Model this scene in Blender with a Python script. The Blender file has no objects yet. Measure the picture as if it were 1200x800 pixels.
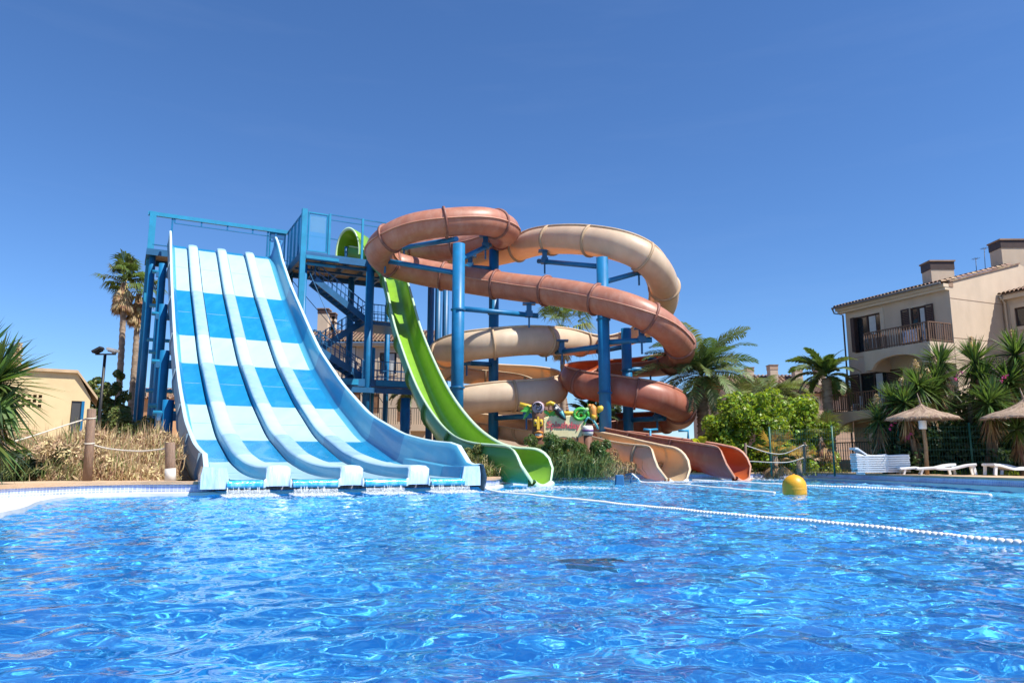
import bpy, bmesh, math, random
import numpy as np
from mathutils import Vector, Matrix, Euler
random.seed(7); rng = np.random.default_rng(11)
PI = math.pi; R = math.radians
sc = bpy.context.scene; COL = sc.collection
# ------------------------------------------------------------------ camera
CAMH = .74; FPX = 870.; PITCH = math.atan((543-400)/FPX)
cd = bpy.data.cameras.new('camera'); cam = bpy.data.objects.new('camera', cd); COL.objects.link(cam)
cd.sensor_width = 36; cd.lens = FPX/1200*36; cd.clip_end = 3000; cd.clip_start = .05
cam.location = (0, 0, CAMH); cam.rotation_euler = (PI/2+PITCH, 0, 0); sc.camera = cam
CP, SP = math.cos(PITCH), math.sin(PITCH)
def ray(px, py):
    x = (px-600)/FPX; v = (400-py)/FPX
    return Vector((x, CP-v*SP, SP+v*CP))
def at(px, py, Y):                      # world point at ground distance Y that the photograph shows at (px, py)
    d = ray(px, py); return Vector((0, 0, CAMH))+d*(Y/d.y)
def gnd(px, py, z=0.):
    d = ray(px, py); k = (z-CAMH)/d.z; return Vector((d.x*k, d.y*k, z))
# ------------------------------------------------------------------ light
world = bpy.data.worlds.new('World'); sc.world = world; world.use_nodes = True
wn = world.node_tree; sky = wn.nodes.new('ShaderNodeTexSky'); sky.sky_type = 'NISHITA'; sky.sun_disc = False
LD = Vector((-.61, .35, -1)).normalized(); TS = -LD
sky.sun_elevation = math.asin(TS.z); sky.sun_rotation = math.atan2(TS.x, TS.y)
sky.dust_density = .25; sky.ozone_density = 10; sky.air_density = 1.75; sky.altitude = 4500
hs = wn.nodes.new('ShaderNodeHueSaturation'); hs.inputs['Hue'].default_value = .503; hs.inputs['Saturation'].default_value = 1.06
wn.links.new(sky.outputs[0], hs.inputs['Color'])
wt = wn.nodes.new('ShaderNodeTexCoord'); wm = wn.nodes.new('ShaderNodeMapping'); wm.inputs['Rotation'].default_value = (0, R(24), R(10)); wm.inputs['Scale'].default_value = (1.2, 1.2, 9)
wz_ = wn.nodes.new('ShaderNodeTexNoise'); wz_.inputs['Scale'].default_value = 2.2; wz_.inputs['Detail'].default_value = 7; wz_.inputs['Roughness'].default_value = .6; wn.links.new(wt.outputs['Generated'], wm.inputs[0]); wn.links.new(wm.outputs[0], wz_.inputs['Vector'])
wr = wn.nodes.new('ShaderNodeMapRange'); wr.inputs[1].default_value = .52; wr.inputs[2].default_value = .85; wr.inputs[4].default_value = .02; wn.links.new(wz_.outputs[0], wr.inputs[0])     # faint high cirrus
wx = wn.nodes.new('ShaderNodeMix'); wx.data_type = 'RGBA'; wx.inputs[7].default_value = (7.5, 8.2, 9.2, 1); wn.links.new(wr.outputs[0], wx.inputs[0]); wn.links.new(hs.outputs[0], wx.inputs[6]); wn.links.new(wx.outputs[2], wn.nodes['Background'].inputs[0])
wn.nodes['Background'].inputs[1].default_value = .084
sun = bpy.data.lights.new('sun', 'SUN'); sun.energy = 4.2; sun.angle = R(.53); sun.color = (1, .95, .86)
so = bpy.data.objects.new('sun', sun); COL.objects.link(so); so.rotation_euler = LD.to_track_quat('-Z', 'Y').to_euler()
so.location = (30, -20, 60)
vs = sc.view_settings; vs.view_transform = 'Standard'; vs.look = 'None'; vs.gamma = 1; vs.exposure = .95
sun.cycles.is_caustics_light = True
# ------------------------------------------------------------------ materials
def pm(name, c, rough=.5, var=.12, sc_=3., bump=0., bsc=30., spec=.5, metal=0., island=0., trans=None, tf=.4, coat=0., dirt=None, dsc=1.5, damt=.5, stretch=None):
    m = bpy.data.materials.new(name); m.use_nodes = True; n = m.node_tree; N = n.nodes; K = n.links.new
    b = N['Principled BSDF']; b.inputs['Roughness'].default_value = rough; b.inputs['Metallic'].default_value = metal
    b.inputs['Specular IOR Level'].default_value = spec; b.inputs['Coat Weight'].default_value = coat
    tc = N.new('ShaderNodeTexCoord'); vec = tc.outputs['Object']
    if stretch:
        mp = N.new('ShaderNodeMapping'); mp.inputs['Scale'].default_value = stretch; K(vec, mp.inputs[0]); vec = mp.outputs[0]
    nz = N.new('ShaderNodeTexNoise'); nz.inputs['Scale'].default_value = sc_; nz.inputs['Detail'].default_value = 5; K(vec, nz.inputs['Vector'])
    mr = N.new('ShaderNodeMapRange'); mr.inputs[1].default_value = .3; mr.inputs[2].default_value = .7
    mr.inputs[3].default_value = 1-var; mr.inputs[4].default_value = 1+var; K(nz.outputs[0], mr.inputs[0])
    val = mr.outputs[0]
    if island:
        g = N.new('ShaderNodeNewGeometry'); ir = N.new('ShaderNodeMapRange'); ir.inputs[3].default_value = 1-island; ir.inputs[4].default_value = 1+island
        K(g.outputs['Random Per Island'], ir.inputs[0]); mu = N.new('ShaderNodeMath'); mu.operation = 'MULTIPLY'; K(val, mu.inputs[0]); K(ir.outputs[0], mu.inputs[1]); val = mu.outputs[0]
    h = N.new('ShaderNodeHueSaturation'); h.inputs['Color'].default_value = (*c, 1); K(val, h.inputs['Value'])
    if island:
        g2 = N.new('ShaderNodeMapRange'); g2.inputs[3].default_value = .5-.035*island/.3; g2.inputs[4].default_value = .5+.03*island/.3
        K(g.outputs['Random Per Island'], g2.inputs[0]); K(g2.outputs[0], h.inputs['Hue'])
    colr = h.outputs[0]
    if dirt:
        n2 = N.new('ShaderNodeTexNoise'); n2.inputs['Scale'].default_value = dsc; n2.inputs['Detail'].default_value = 8; n2.inputs['Roughness'].default_value = .65; K(vec, n2.inputs['Vector'])
        r2 = N.new('ShaderNodeMapRange'); r2.inputs[1].default_value = .45; r2.inputs[2].default_value = .75; r2.inputs[4].default_value = damt; K(n2.outputs[0], r2.inputs[0])
        mx = N.new('ShaderNodeMix'); mx.data_type = 'RGBA'; K(r2.outputs[0], mx.inputs[0]); K(colr, mx.inputs[6]); mx.inputs[7].default_value = (*dirt, 1); colr = mx.outputs[2]
    K(colr, b.inputs['Base Color'])
    if bump:
        nb = N.new('ShaderNodeTexNoise'); nb.inputs['Scale'].default_value = bsc; nb.inputs['Detail'].default_value = 4; K(vec, nb.inputs['Vector'])
        bp = N.new('ShaderNodeBump'); bp.inputs['Strength'].default_value = bump; bp.inputs['Distance'].default_value = .03; K(nb.outputs[0], bp.inputs['Height']); K(bp.outputs[0], b.inputs['Normal'])
    if trans:
        t = N.new('ShaderNodeBsdfTranslucent'); t.inputs[0].default_value = (*trans, 1); ms = N.new('ShaderNodeMixShader'); ms.inputs[0].default_value = tf
        K(b.outputs[0], ms.inputs[1]); K(t.outputs[0], ms.inputs[2]); K(ms.outputs[0], N['Material Output'].inputs[0])
    return m
def mosaic(name, c1, c2, grout, size=.075, rough=.25):
    m = bpy.data.materials.new(name); m.use_nodes = True; n = m.node_tree; N = n.nodes; K = n.links.new
    b = N['Principled BSDF']; b.inputs['Roughness'].default_value = rough
    uv = N.new('ShaderNodeUVMap'); br = N.new('ShaderNodeTexBrick'); br.offset = 0; br.squash = 1
    K(uv.outputs[0], br.inputs['Vector']); br.inputs['Color1'].default_value = (*c1, 1); br.inputs['Color2'].default_value = (*c2, 1); br.inputs['Mortar'].default_value = (*grout, 1)
    br.inputs['Scale'].default_value = 1; br.inputs['Brick Width'].default_value = size; br.inputs['Row Height'].default_value = size; br.inputs['Mortar Size'].default_value = size*.09; br.inputs['Bias'].default_value = 0
    nz = N.new('ShaderNodeTexNoise'); nz.inputs['Scale'].default_value = .9; nz.inputs['Detail'].default_value = 4; K(uv.outputs[0], nz.inputs['Vector'])
    mr = N.new('ShaderNodeMapRange'); mr.inputs[1].default_value = .3; mr.inputs[2].default_value = .7; mr.inputs[3].default_value = .85; mr.inputs[4].default_value = 1.15; K(nz.outputs[0], mr.inputs[0])
    h = N.new('ShaderNodeHueSaturation'); K(br.outputs[0], h.inputs['Color']); K(mr.outputs[0], h.inputs['Value']); K(h.outputs[0], b.inputs['Base Color'])
    return m
def simple(name, c, rough=.5, emit=None, spec=.5):
    return pm(name, c, rough, var=.05, spec=spec)
# ------------------------------------------------------------------ objects
ORG = {}
def tag(o, label, cat, group=None, kind=None):
    if label: o['label'] = label
    if cat: o['category'] = cat
    if group: o['group'] = group
    if kind: o['kind'] = kind
    return o
def thing(name, label, cat, loc=(0, 0, 0), group=None):
    o = bpy.data.objects.new(name, None); COL.objects.link(o); o.location = loc; o.empty_display_size = .3
    ORG[o] = Vector(loc); return tag(o, label, cat, group)
class MB:
    def __init__(s): s.v = []; s.f = []; s.m = []; s.uv = {}; s.sm = []
    def face(s, pts, m=0, uv=None, smooth=False):
        k = len(s.v); s.v += [tuple(p) for p in pts]; s.f.append(tuple(range(k, k+len(pts)))); s.m.append(m); s.sm.append(smooth)
        if uv: s.uv[len(s.f)-1] = uv
    def hexa(s, P, m=0):                # 8 corners: bottom ring 0-3, top ring 4-7
        k = len(s.v); s.v += [tuple(p) for p in P]
        for q in ((3, 2, 1, 0), (4, 5, 6, 7), (0, 1, 5, 4), (1, 2, 6, 5), (2, 3, 7, 6), (3, 0, 4, 7)):
            s.f.append(tuple(k+i for i in q)); s.m.append(m); s.sm.append(False)
    def box(s, c, d, m=0, ax=None):     # centre, full sizes, optional axes (X,Y,Z)
        X, Y, Z = ax or (Vector((1, 0, 0)), Vector((0, 1, 0)), Vector((0, 0, 1))); c = Vector(c)
        P = [c+X*(d[0]/2*a)+Y*(d[1]/2*b)+Z*(d[2]/2*g) for g in (-1, 1) for a, b in ((-1, -1), (1, -1), (1, 1), (-1, 1))]
        s.hexa(P, m)
    def bar(s, p, q, w, h=None, m=0, up=(0, 0, 1)):   # rectangular bar from p to q
        p = Vector(p); q = Vector(q); Z = (q-p); ln = Z.length
        if ln < 1e-6: return
        Z /= ln; u = Vector(up)
        if abs(Z.dot(u)) > .98: u = Vector((0, 1, 0))
        X = Z.cross(u).normalized(); Y = X.cross(Z)
        s.box((p+q)/2, (w, h or w, ln), m, (X, Y, Z))
    def loft(s, rings, closed=True, m=0, cap=False, smooth=True):
        k = len(s.v); n = len(rings[0])
        for r in rings: s.v += [tuple(p) for p in r]
        for i in range(len(rings)-1):
            for j in range(n if closed else n-1):
                a = k+i*n+j; b = k+i*n+(j+1) % n
                s.f.append((a, b, b+n, a+n)); s.m.append(m[i][j] if isinstance(m, list) else m); s.sm.append(smooth)
        if cap:
            mm = m if not isinstance(m, list) else m[0][0]
            s.f.append(tuple(k+j for j in range(n))[::-1]); s.m.append(mm); s.sm.append(False)
            e = k+(len(rings)-1)*n; s.f.append(tuple(e+j for j in range(n))); s.m.append(mm); s.sm.append(False)
    def tube(s, path, r, n=10, m=0, cap=True):
        path = [Vector(p) for p in path]; rr = r if isinstance(r, (list, tuple)) else [r]*len(path); rings = []
        for i, p in enumerate(path):
            T = (path[min(i+1, len(path)-1)]-path[max(i-1, 0)]).normalized(); u = Vector((0, 0, 1)) if abs(T.z) < .95 else Vector((0, 1, 0))
            X = T.cross(u).normalized(); Y = X.cross(T)
            rings.append([p+(X*math.cos(2*PI*j/n)+Y*math.sin(2*PI*j/n))*rr[i] for j in range(n)])
        s.loft(rings, True, m, cap)
    def lathe(s, c, prof, n=24, m=0):   # prof: (radius, z)
        c = Vector(c); s.loft([[c+Vector((r*math.cos(2*PI*j/n), r*math.sin(2*PI*j/n), z)) for j in range(n)] for r, z in prof], True, m, True)
    def build(s, name, mats, parent=None, bevel=0, **tg):
        me = bpy.data.meshes.new(name); o0 = ORG.get(parent, Vector((0, 0, 0))) if parent else Vector((0, 0, 0))
        v = [(a-o0.x, b-o0.y, c-o0.z) for a, b, c in s.v] if parent else s.v
        loc = None
        if not parent and s.v and tg.pop('recentre', True) and tg.get('kind') not in ('structure',):
            A = np.array(s.v); c = (A.min(0)+A.max(0))/2; c[2] = A[:, 2].min(); loc = c; v = (A-c).tolist()
        me.from_pydata(v, [], s.f)
        mats = mats if isinstance(mats, (list, tuple)) else [mats]
        for mt in mats: me.materials.append(mt)
        me.polygons.foreach_set('material_index', s.m); me.polygons.foreach_set('use_smooth', s.sm)
        if s.uv:
            ul = me.uv_layers.new(name='UVMap'); flat = np.zeros((len(me.loops), 2), 'f'); 
            for fi, u in s.uv.items():
                st = me.polygons[fi].loop_start
                for j, q in enumerate(u): flat[st+j] = q
            ul.data.foreach_set('uv', flat.ravel())
        me.update(); o = bpy.data.objects.new(name, me); COL.objects.link(o)
        if parent: o.parent = parent; ORG[o] = o0
        if loc is not None: o.location = loc
        if bevel:
            b = o.modifiers.new('bevel', 'BEVEL'); b.width = bevel; b.segments = 2; b.limit_method = 'ANGLE'
        if tg: tag(o, **{k: tg.get(k) for k in ('label', 'cat', 'group', 'kind')})
        return o
def npmesh(name, V, F, mats, parent=None, mi=None, smooth=False, recentre=True, **tg):
    V = np.asarray(V, float); F = np.asarray(F, np.int32); k = F.shape[1]
    me = bpy.data.meshes.new(name); o0 = np.array(ORG[parent]) if parent else np.zeros(3)
    if not parent and recentre: o0 = np.array([(V[:, 0].min()+V[:, 0].max())/2, (V[:, 1].min()+V[:, 1].max())/2, V[:, 2].min()])
    me.vertices.add(len(V)); me.vertices.foreach_set('co', (V-o0).astype('f').ravel())
    me.loops.add(F.size); me.loops.foreach_set('vertex_index', F.ravel()); me.polygons.add(len(F)); me.polygons.foreach_set('loop_start', np.arange(0, F.size, k, dtype=np.int32))
    mats = mats if isinstance(mats, (list, tuple)) else [mats]
    for m in mats: me.materials.append(m)
    if mi is not None: me.polygons.foreach_set('material_index', np.asarray(mi, np.int32))
    if smooth: me.polygons.foreach_set('use_smooth', np.ones(len(F), bool))
    me.update(); me.validate(); o = bpy.data.objects.new(name, me); COL.objects.link(o)
    if parent: o.parent = parent; ORG[o] = ORG[parent]
    else: o.location = o0
    if tg: tag(o, **{q: tg.get(q) for q in ('label', 'cat', 'group', 'kind')})
    return o
def dup(root, loc=None, rz=None, label=None, scale=None):
    kids = [c for c in bpy.data.objects if c.parent == root]
    r = root.copy(); COL.objects.link(r)
    if loc is not None: r.location = loc
    if rz is not None: r.rotation_euler = (0, 0, rz)
    if scale: r.scale = (scale,)*3
    if label: r['label'] = label
    for c in kids:
        d = c.copy(); COL.objects.link(d); d.parent = r
        for g in [x for x in bpy.data.objects if x.parent == c]:
            e = g.copy(); COL.objects.link(e); e.parent = d
    return r
def catmull(P, n=8, closed=False):
    P = [np.array(p, float) for p in P]; out = []; N = len(P)
    for i in range(N if closed else N-1):
        if closed: a, b, c, d = P[i-1], P[i], P[(i+1) % N], P[(i+2) % N]
        else: b, c = P[i], P[i+1]; a = P[i-1] if i else 2*b-c; d = P[i+2] if i+2 < N else 2*c-b
        for k in range(n):
            t = k/n; out.append(.5*((2*b)+(-a+c)*t+(2*a-5*b+4*c-d)*t*t+(-a+3*b-3*c+d)*t**3))
    if not closed: out.append(P[-1])
    return np.array(out)
def text_mesh(txt, size, name='text'):
    cu = bpy.data.curves.new(name, 'FONT'); cu.body = txt; cu.size = size; cu.extrude = size*.06; cu.align_x = 'CENTER'; cu.offset = size*.012
    o = bpy.data.objects.new(name, cu); COL.objects.link(o); dg = bpy.context.evaluated_depsgraph_get(); dg.update()
    me = bpy.data.meshes.new_from_object(o.evaluated_get(dg)); bpy.data.objects.remove(o); bpy.data.curves.remove(cu); return me
X_, Y_, Z_ = Vector((1, 0, 0)), Vector((0, 1, 0)), Vector((0, 0, 1))
M = dict(
 steel=pm('blue_paint', (.008, .15, .345), .42, .15, 2, bump=.1, bsc=3, dirt=(.02, .09, .17), damt=.3, spec=.35),
 steel_l=pm('light_blue_paint', (.02, .245, .44), .4, .12, 2, dirt=(.06, .2, .3), damt=.25, spec=.35),
 steel_d=pm('dark_blue_paint', (.012, .105, .25), .45, .15, 2),
 grate=pm('deck_board', (.36, .27, .17), .8, .2, 3, island=.15),
 wood=pm('weathered_post_wood', (.25, .16, .11), .8, .25, 8, bump=.5, bsc=40, stretch=(6, 6, .7)),
 wood_l=pm('pale_pole_wood', (.33, .21, .11), .75, .2, 8, bump=.3, bsc=40, stretch=(6, 6, .7)),
 white=pm('white_plastic', (.75, .75, .74), .35, .04),
 rope=pm('rope_fibre', (.62, .56, .47), .9, .15, 30, bump=.6, bsc=120),
 brown_wood=pm('dark_shutter_wood', (.045, .022, .018), .6, .2, 5),
 glass=pm('window_glass', (.02, .025, .03), .06, .05, spec=.8),
 black=pm('black_metal', (.02, .02, .022), .5, .1),
 green_metal=pm('green_metal', (.02, .11, .075), .5, .1),
)
WAVE = .42
# ------------------------------------------------------------------ the setting: ground, pool, water
M_earth = pm('dry_earth', (.34, .235, .14), .95, .28, .8, bump=.7, bsc=6, dirt=(.2, .13, .08), dsc=.6, damt=.6)
M_deck = pm('sand_paving', (.52, .37, .23), .85, .14, 2.5, bump=.25, bsc=25, dirt=(.36, .24, .15), dsc=1.2, damt=.5)
M_cop = pm('coping_stone', (.5, .33, .2), .8, .14, 4, bump=.35, bsc=30, dirt=(.3, .18, .1), dsc=2, damt=.45)
M_mos = mosaic('blue_mosaic', (.27, .33, .62), (.40, .45, .70), (.62, .64, .72), .085)
M_ledge = pm('white_ledge_stone', (.62, .60, .56), .6, .08, 3, dirt=(.55, .5, .42), damt=.4)
M_floor = mosaic('pool_floor_mosaic', (.075, .54, .92), (.12, .61, .95), (.18, .63, .95), .12)
OUT = [(-8.6, -6), (-9., 3), (-9.4, 9.5), (-9.6, 13.6), (-9.35, 15.9), (-8.6, 17.0), (-7.3, 17.45), (-6.55, 18.1), (-4.3, 19.35), (-2.2, 20.5), (-.7, 21.5), (-.45, 23), (-.2, 25.2), (.8, 28), (2.0, 31), (3.6, 32.4), (6.5, 33.2), (9.5, 34.4), (12, 35.6), (13.6, 35.9), (14.4, 34.6), (14.5, 30), (14.35, 24), (14.35, 18), (14.6, 8), (15., -6)]
INW = [2.3, 2.5, 2.6, 1.15, .24, .14] + [.13]*20
def inset(P, w):
    P = np.array(P, float); N = len(P); out = []
    for i in range(N):
        a = P[max(i-1, 0)]; b = P[min(i+1, N-1)]; d = b-a; d /= np.linalg.norm(d); out.append(P[i]+np.array([d[1], -d[0]])*w[i])
    return np.array(out)
O3 = catmull([(*p, w) for p, w in zip(OUT, INW)], 6)
OL = O3[:, :2]; IW = O3[:, 2]; IL = inset(OL, IW)          # inward is to the right of travel (left side north, far side east)
def outset(w): return inset(OL, [-w]*len(OL))
def strip(mb, A, za, B, zb, m=0, uvs=None):
    d = 0
    for i in range(len(A)-1):
        e = float(np.linalg.norm(A[i+1]-A[i])); w = float(np.linalg.norm(np.append(B[i]-A[i], zb-za)))
        mb.face([(*A[i], za), (*A[i+1], za), (*B[i+1], zb), (*B[i], zb)], m, [(d, 0), (d+e, 0), (d+e, w), (d, w)] if uvs else None); d += e
DZ = .33
mb = MB(); strip(mb, OL, -.02, OL, DZ-.06, 0, True); mb.build('pool_wall', M_mos, kind='structure')
mb = MB(); strip(mb, OL, .10, IL, .085, 0); strip(mb, IL, .085, IL, -.06, 0); mb.build('pool_ledge', M_ledge, kind='structure')
C1 = inset(OL, [.04]*len(OL)); C2 = outset(.42)
mb = MB(); strip(mb, C1, DZ-.06, C1, DZ+.008); strip(mb, C1, DZ+.008, C2, DZ+.008); strip(mb, C2, DZ+.008, C2, DZ-.1); strip(mb, OL, DZ-.06, C1, DZ-.06); mb.build('pool_coping', M_cop, kind='structure')
mb = MB(); strip(mb, IL, -.06, IL, -1.35, 0, True)
pw = mb.build('pool_basin_wall', M_floor, kind='structure')
mb = MB(); mb.face([(-14, -8, -1.3), (20, -8, -1.3), (20, 40, -1.3), (-14, 40, -1.3)], 0, [(-14, -8), (20, -8), (20, 40), (-14, 40)])
pf = mb.build('pool_floor', M_floor, kind='structure')
# paving round the pool, with the earth beyond it
C3 = outset(3.2); C2b = outset(.40)
mb = MB(); strip(mb, C2b, DZ-.012, C3, DZ-.012); mb.build('paving', M_deck, kind='structure')
bm = bmesh.new()
def loop(pts, z):
    vs = [bm.verts.new((*p, z)) for p in pts]; es = [bm.edges.new((vs[i], vs[(i+1) % len(vs)])) for i in range(len(vs))]; return es
e1 = loop([(-900, -60), (900, -60), (900, 1500), (-900, 1500)], DZ-.05); hole = outset(.3); e2 = loop([tuple(p) for p in hole], DZ-.05)
bmesh.ops.triangle_fill(bm, edges=e1+e2, use_beauty=True)
for f in bm.faces:
    if f.normal.z < 0: f.normal_flip()
me = bpy.data.meshes.new('ground'); bm.to_mesh(me); bm.free(); me.materials.append(M_earth); go = bpy.data.objects.new('ground', me); COL.objects.link(go); go['kind'] = 'structure'
# water: a fine sheet of real waves, denser near the viewer
ys = [-5.]
while ys[-1] < 37: ys.append(ys[-1]+.026+.0034*abs(ys[-1]))
ys = np.array(ys); u = np.linspace(-1, 1, 620); YY, UU = np.meshgrid(ys, u, indexing='ij'); XX = 2.5*np.clip(YY/36, 0, 1)+UU*(9.3+.115*np.abs(YY))
ZZ = np.zeros_like(XX); r3 = np.random.default_rng(3)
for k in range(96):
    lam = .08*(18**r3.random()); th = r3.normal(PI/2, .62); ph = r3.random()*6.28; q = 2*PI/lam
    a = WAVE*.0062*lam/(lam+.45)*(.5+r3.random()); w = ph+1.3*np.sin(XX*.33*r3.random()+YY*.37*r3.random()+k)
    s_ = np.sin(q*(XX*math.cos(th)+YY*math.sin(th))+w); ZZ += a*(s_+.25*s_*s_)
n0, n1 = XX.shape; V = np.stack([XX, YY, ZZ], -1).reshape(-1, 3); i = np.arange((n0-1)*(n1-1)); a = (i//(n1-1))*n1+i % (n1-1)
mw = bpy.data.materials.new('pool_water'); mw.use_nodes = True; n = mw.node_tree; n.nodes.remove(n.nodes['Principled BSDF'])
g = n.nodes.new('ShaderNodeBsdfGlass'); g.inputs['IOR'].default_value = 1.333; g.inputs['Roughness'].default_value = 0; g.inputs['Color'].default_value = (.93, .98, 1, 1); n.links.new(g.outputs[0], n.nodes['Material Output'].inputs[0])
wo = npmesh('water', V, np.stack([a, a+1, a+n1+1, a+n1], -1), mw, smooth=True, recentre=False, kind='structure')
wo.cycles.is_caustics_caster = True; pf.cycles.is_caustics_receiver = True; pw.cycles.is_caustics_receiver = True
# ------------------------------------------------------------------ the four lane slide
TH = R(27.87); LX = Vector((math.cos(TH), math.sin(TH), 0)); AX = Vector((-math.sin(TH), math.cos(TH), 0))
S0 = Vector((-7.02, 17.0, 0))
ZT = np.array([0, 1.5, 3.5, 6.12, 10.14, 14.37, 18.87, 21.54, 27.16, 32.21, 33.3]); ZZp = np.array([.37, .37, .48, .79, 1.70, 3.3, 5.4, 7.0, 10.55, 14.27, 14.75])
tt_ = np.linspace(0, 33.3, 667); zz_ = np.interp(tt_, ZT, ZZp); ker = np.hanning(61); ker /= ker.sum(); zz_ = np.convolve(np.pad(zz_, 30, mode='reflect', reflect_type='odd'), ker, 'valid')
def lane_z(t): return float(np.interp(t, tt_, zz_))
BANDS = [5.9, 9.4, 13.7, 18.6, 21.6, 27.0, 32.6]      # colour joints; light, dark, light, dark, light, dark, light from the water up
def band(t): return sum(t > b for b in BANDS) % 2
TS_ = sorted(set([0, .15, .4, .8, 1.2] + BANDS + [round(x, 2) for x in np.arange(1.5, 33.31, .53)]))
TS_ = [t for i, t in enumerate(TS_) if t in BANDS or not any(abs(t-b) < .2 for b in BANDS)]
def SP_(q, t, h): p = S0+LX*q+AX*t; return Vector((p.x, p.y, lane_z(t)+h))
M_ll = pm('lane_white_gelcoat', (.40, .60, .66), .28, .07, 1, bump=.05, bsc=2, coat=.3, dirt=(.30, .52, .62), dsc=2.2, damt=.45, stretch=(1, .3, .3))
M_ld = pm('lane_blue_gelcoat', (.008, .215, .445), .2, .1, 1.5, bump=.35, bsc=2.6, coat=.4, dirt=(.03, .31, .55), dsc=2.8, damt=.55, stretch=(1, .35, .35))
M_dl = pm('divider_pale_gelcoat', (.44, .61, .68), .32, .05, 2, dirt=(.5, .66, .75), damt=.3)
M_dd = pm('divider_grey_blue_gelcoat', (.27, .44, .58), .35, .08, 3, dirt=(.4, .6, .7), damt=.5)
M_wl = pm('shaded_sky_gelcoat', (.075, .345, .52), .3, .05, 2, coat=.2)  # light band, colour darkened for the shade on divider sides and walls
M_wd = pm('shaded_blue_gelcoat', (.012, .19, .40), .3, .06, 2, coat=.2)  # dark band, with the same side shade put into its colour
M_rim = pm('slide_rim_gelcoat', (.5, .66, .73), .35, .04)
M_hull = pm('slide_hull_laminate', (.19, .28, .36), .5, .12, 2, dirt=(.12, .2, .28), damt=.5)
M_hulld = pm('slide_hull_blue_laminate', (.05, .17, .30), .5, .12, 2)
M_wetblue = pm('wet_lip_gelcoat', (.03, .38, .66), .12, .18, 9, bump=.5, bsc=14, coat=.5, dirt=(.45, .68, .8), dsc=9, damt=.6, stretch=(1, 1, .35))
M_wetwhite = pm('wet_divider_gelcoat', (.50, .64, .76), .15, .1, 9, bump=.5, bsc=12, coat=.5, dirt=(.16, .42, .65), dsc=7, damt=.6, stretch=(1.6, 1.6, .3))
M_jnt = pm('joint_sealant', (.20, .36, .46), .6, .2, 6)
ms = thing('lane_slide', 'wide blue and white four lane slide running down into the pool', 'water slide', (S0.x, S0.y, 0))
DV = [1.7, 3.45, 5.2]; LN = [(.62, 1.3), (2.1, 3.05), (3.85, 4.8), (5.6, 6.42)]
def sweep_part(name, prof, mats, parent, mf, ts=TS_, cap=False, smooth=True):
    mb = MB(); rings = [[SP_(q, t, h) for q, h in prof(t)] for t in ts]; nq = len(rings[0])
    mids = [[mf((ts[i]+ts[i+1])/2, j) for j in range(nq)] for i in range(len(ts)-1)]
    mb.loft(rings, False, mids, False, smooth)
    if cap: mb.face(rings[0], mids[0][0])
    return mb.build(name, mats, parent)
for k, (a, b) in enumerate(LN):
    mb = MB()
    rings = [[SP_(a-.04, t, .012), SP_(a+.12, t, .002), SP_((a+b)/2, t, 0), SP_(b-.12, t, .002), SP_(b+.04, t, .012)] for t in TS_]
    mb.loft(rings, False, [[band((TS_[i]+TS_[i+1])/2)]*5 for i in range(len(TS_)-1)], False, True)
    ln = mb.build('lane', [M_ll, M_ld], ms)
    for t in BANDS[:-1]+[11.5, 16.2, 24.3, 29.8, 3.2]:
        mb = MB(); mb.bar(SP_(a-.02, t, .004), SP_(b+.02, t, .004), .022, .012, 0, AX); mb.build('joint_strip', M_jnt, ln)
    mb = MB()                          # rolled lip the water falls over
    lo = [[SP_(a-.06, 0, 0)+AX*dy+Z_*dz, SP_(b+.06, 0, 0)+AX*dy+Z_*dz] for dy, dz in ((.05, .0), (-.06, -.02), (-.10, -.07), (-.11, -.13), (-.09, -.19), (.1, -.20))]
    mb.loft(lo, False, 0, False, True); mb.build('lip', M_wetblue, ln)
def dprof(c, wb, wt, h):
    return lambda t: [(c-wb/2, -.02), (c-wb/2+.05, .06), (c-wt/2-.05, h-.06), (c-wt/2+.03, h-.01), (c, h+.01), (c+wt/2-.03, h-.01), (c+wt/2+.05, h-.06), (c+wb/2-.05, .06), (c+wb/2, -.02)]
for c in DV:
    pr = dprof(c, .66, .46, .33)
    def mf(t, j):
        d = band(t+.35)
        return (1 if d else 0) if 2 <= j <= 5 else (3 if d else 2)  # pale colours on the tops, shade-darkened ones painted on the sides
    dv = sweep_part('divider', pr, [M_dl, M_dd, M_wl, M_wd], ms, mf, [t for t in TS_ if t < 33.1])
    mb = MB(); f0 = [SP_(q, 0, h) for q, h in pr(0)]; f1 = [p-AX*.07-Z_*.03 for p in f0]; f2 = [Vector((p.x, p.y, lane_z(0)-.19+.12*(p.z-lane_z(0)))) -AX*.05 for p in f0]
    mb.loft([f0, f1, f2], False, 0, False, True); mb.build('end_cap', M_wetwhite, dv)
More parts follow.
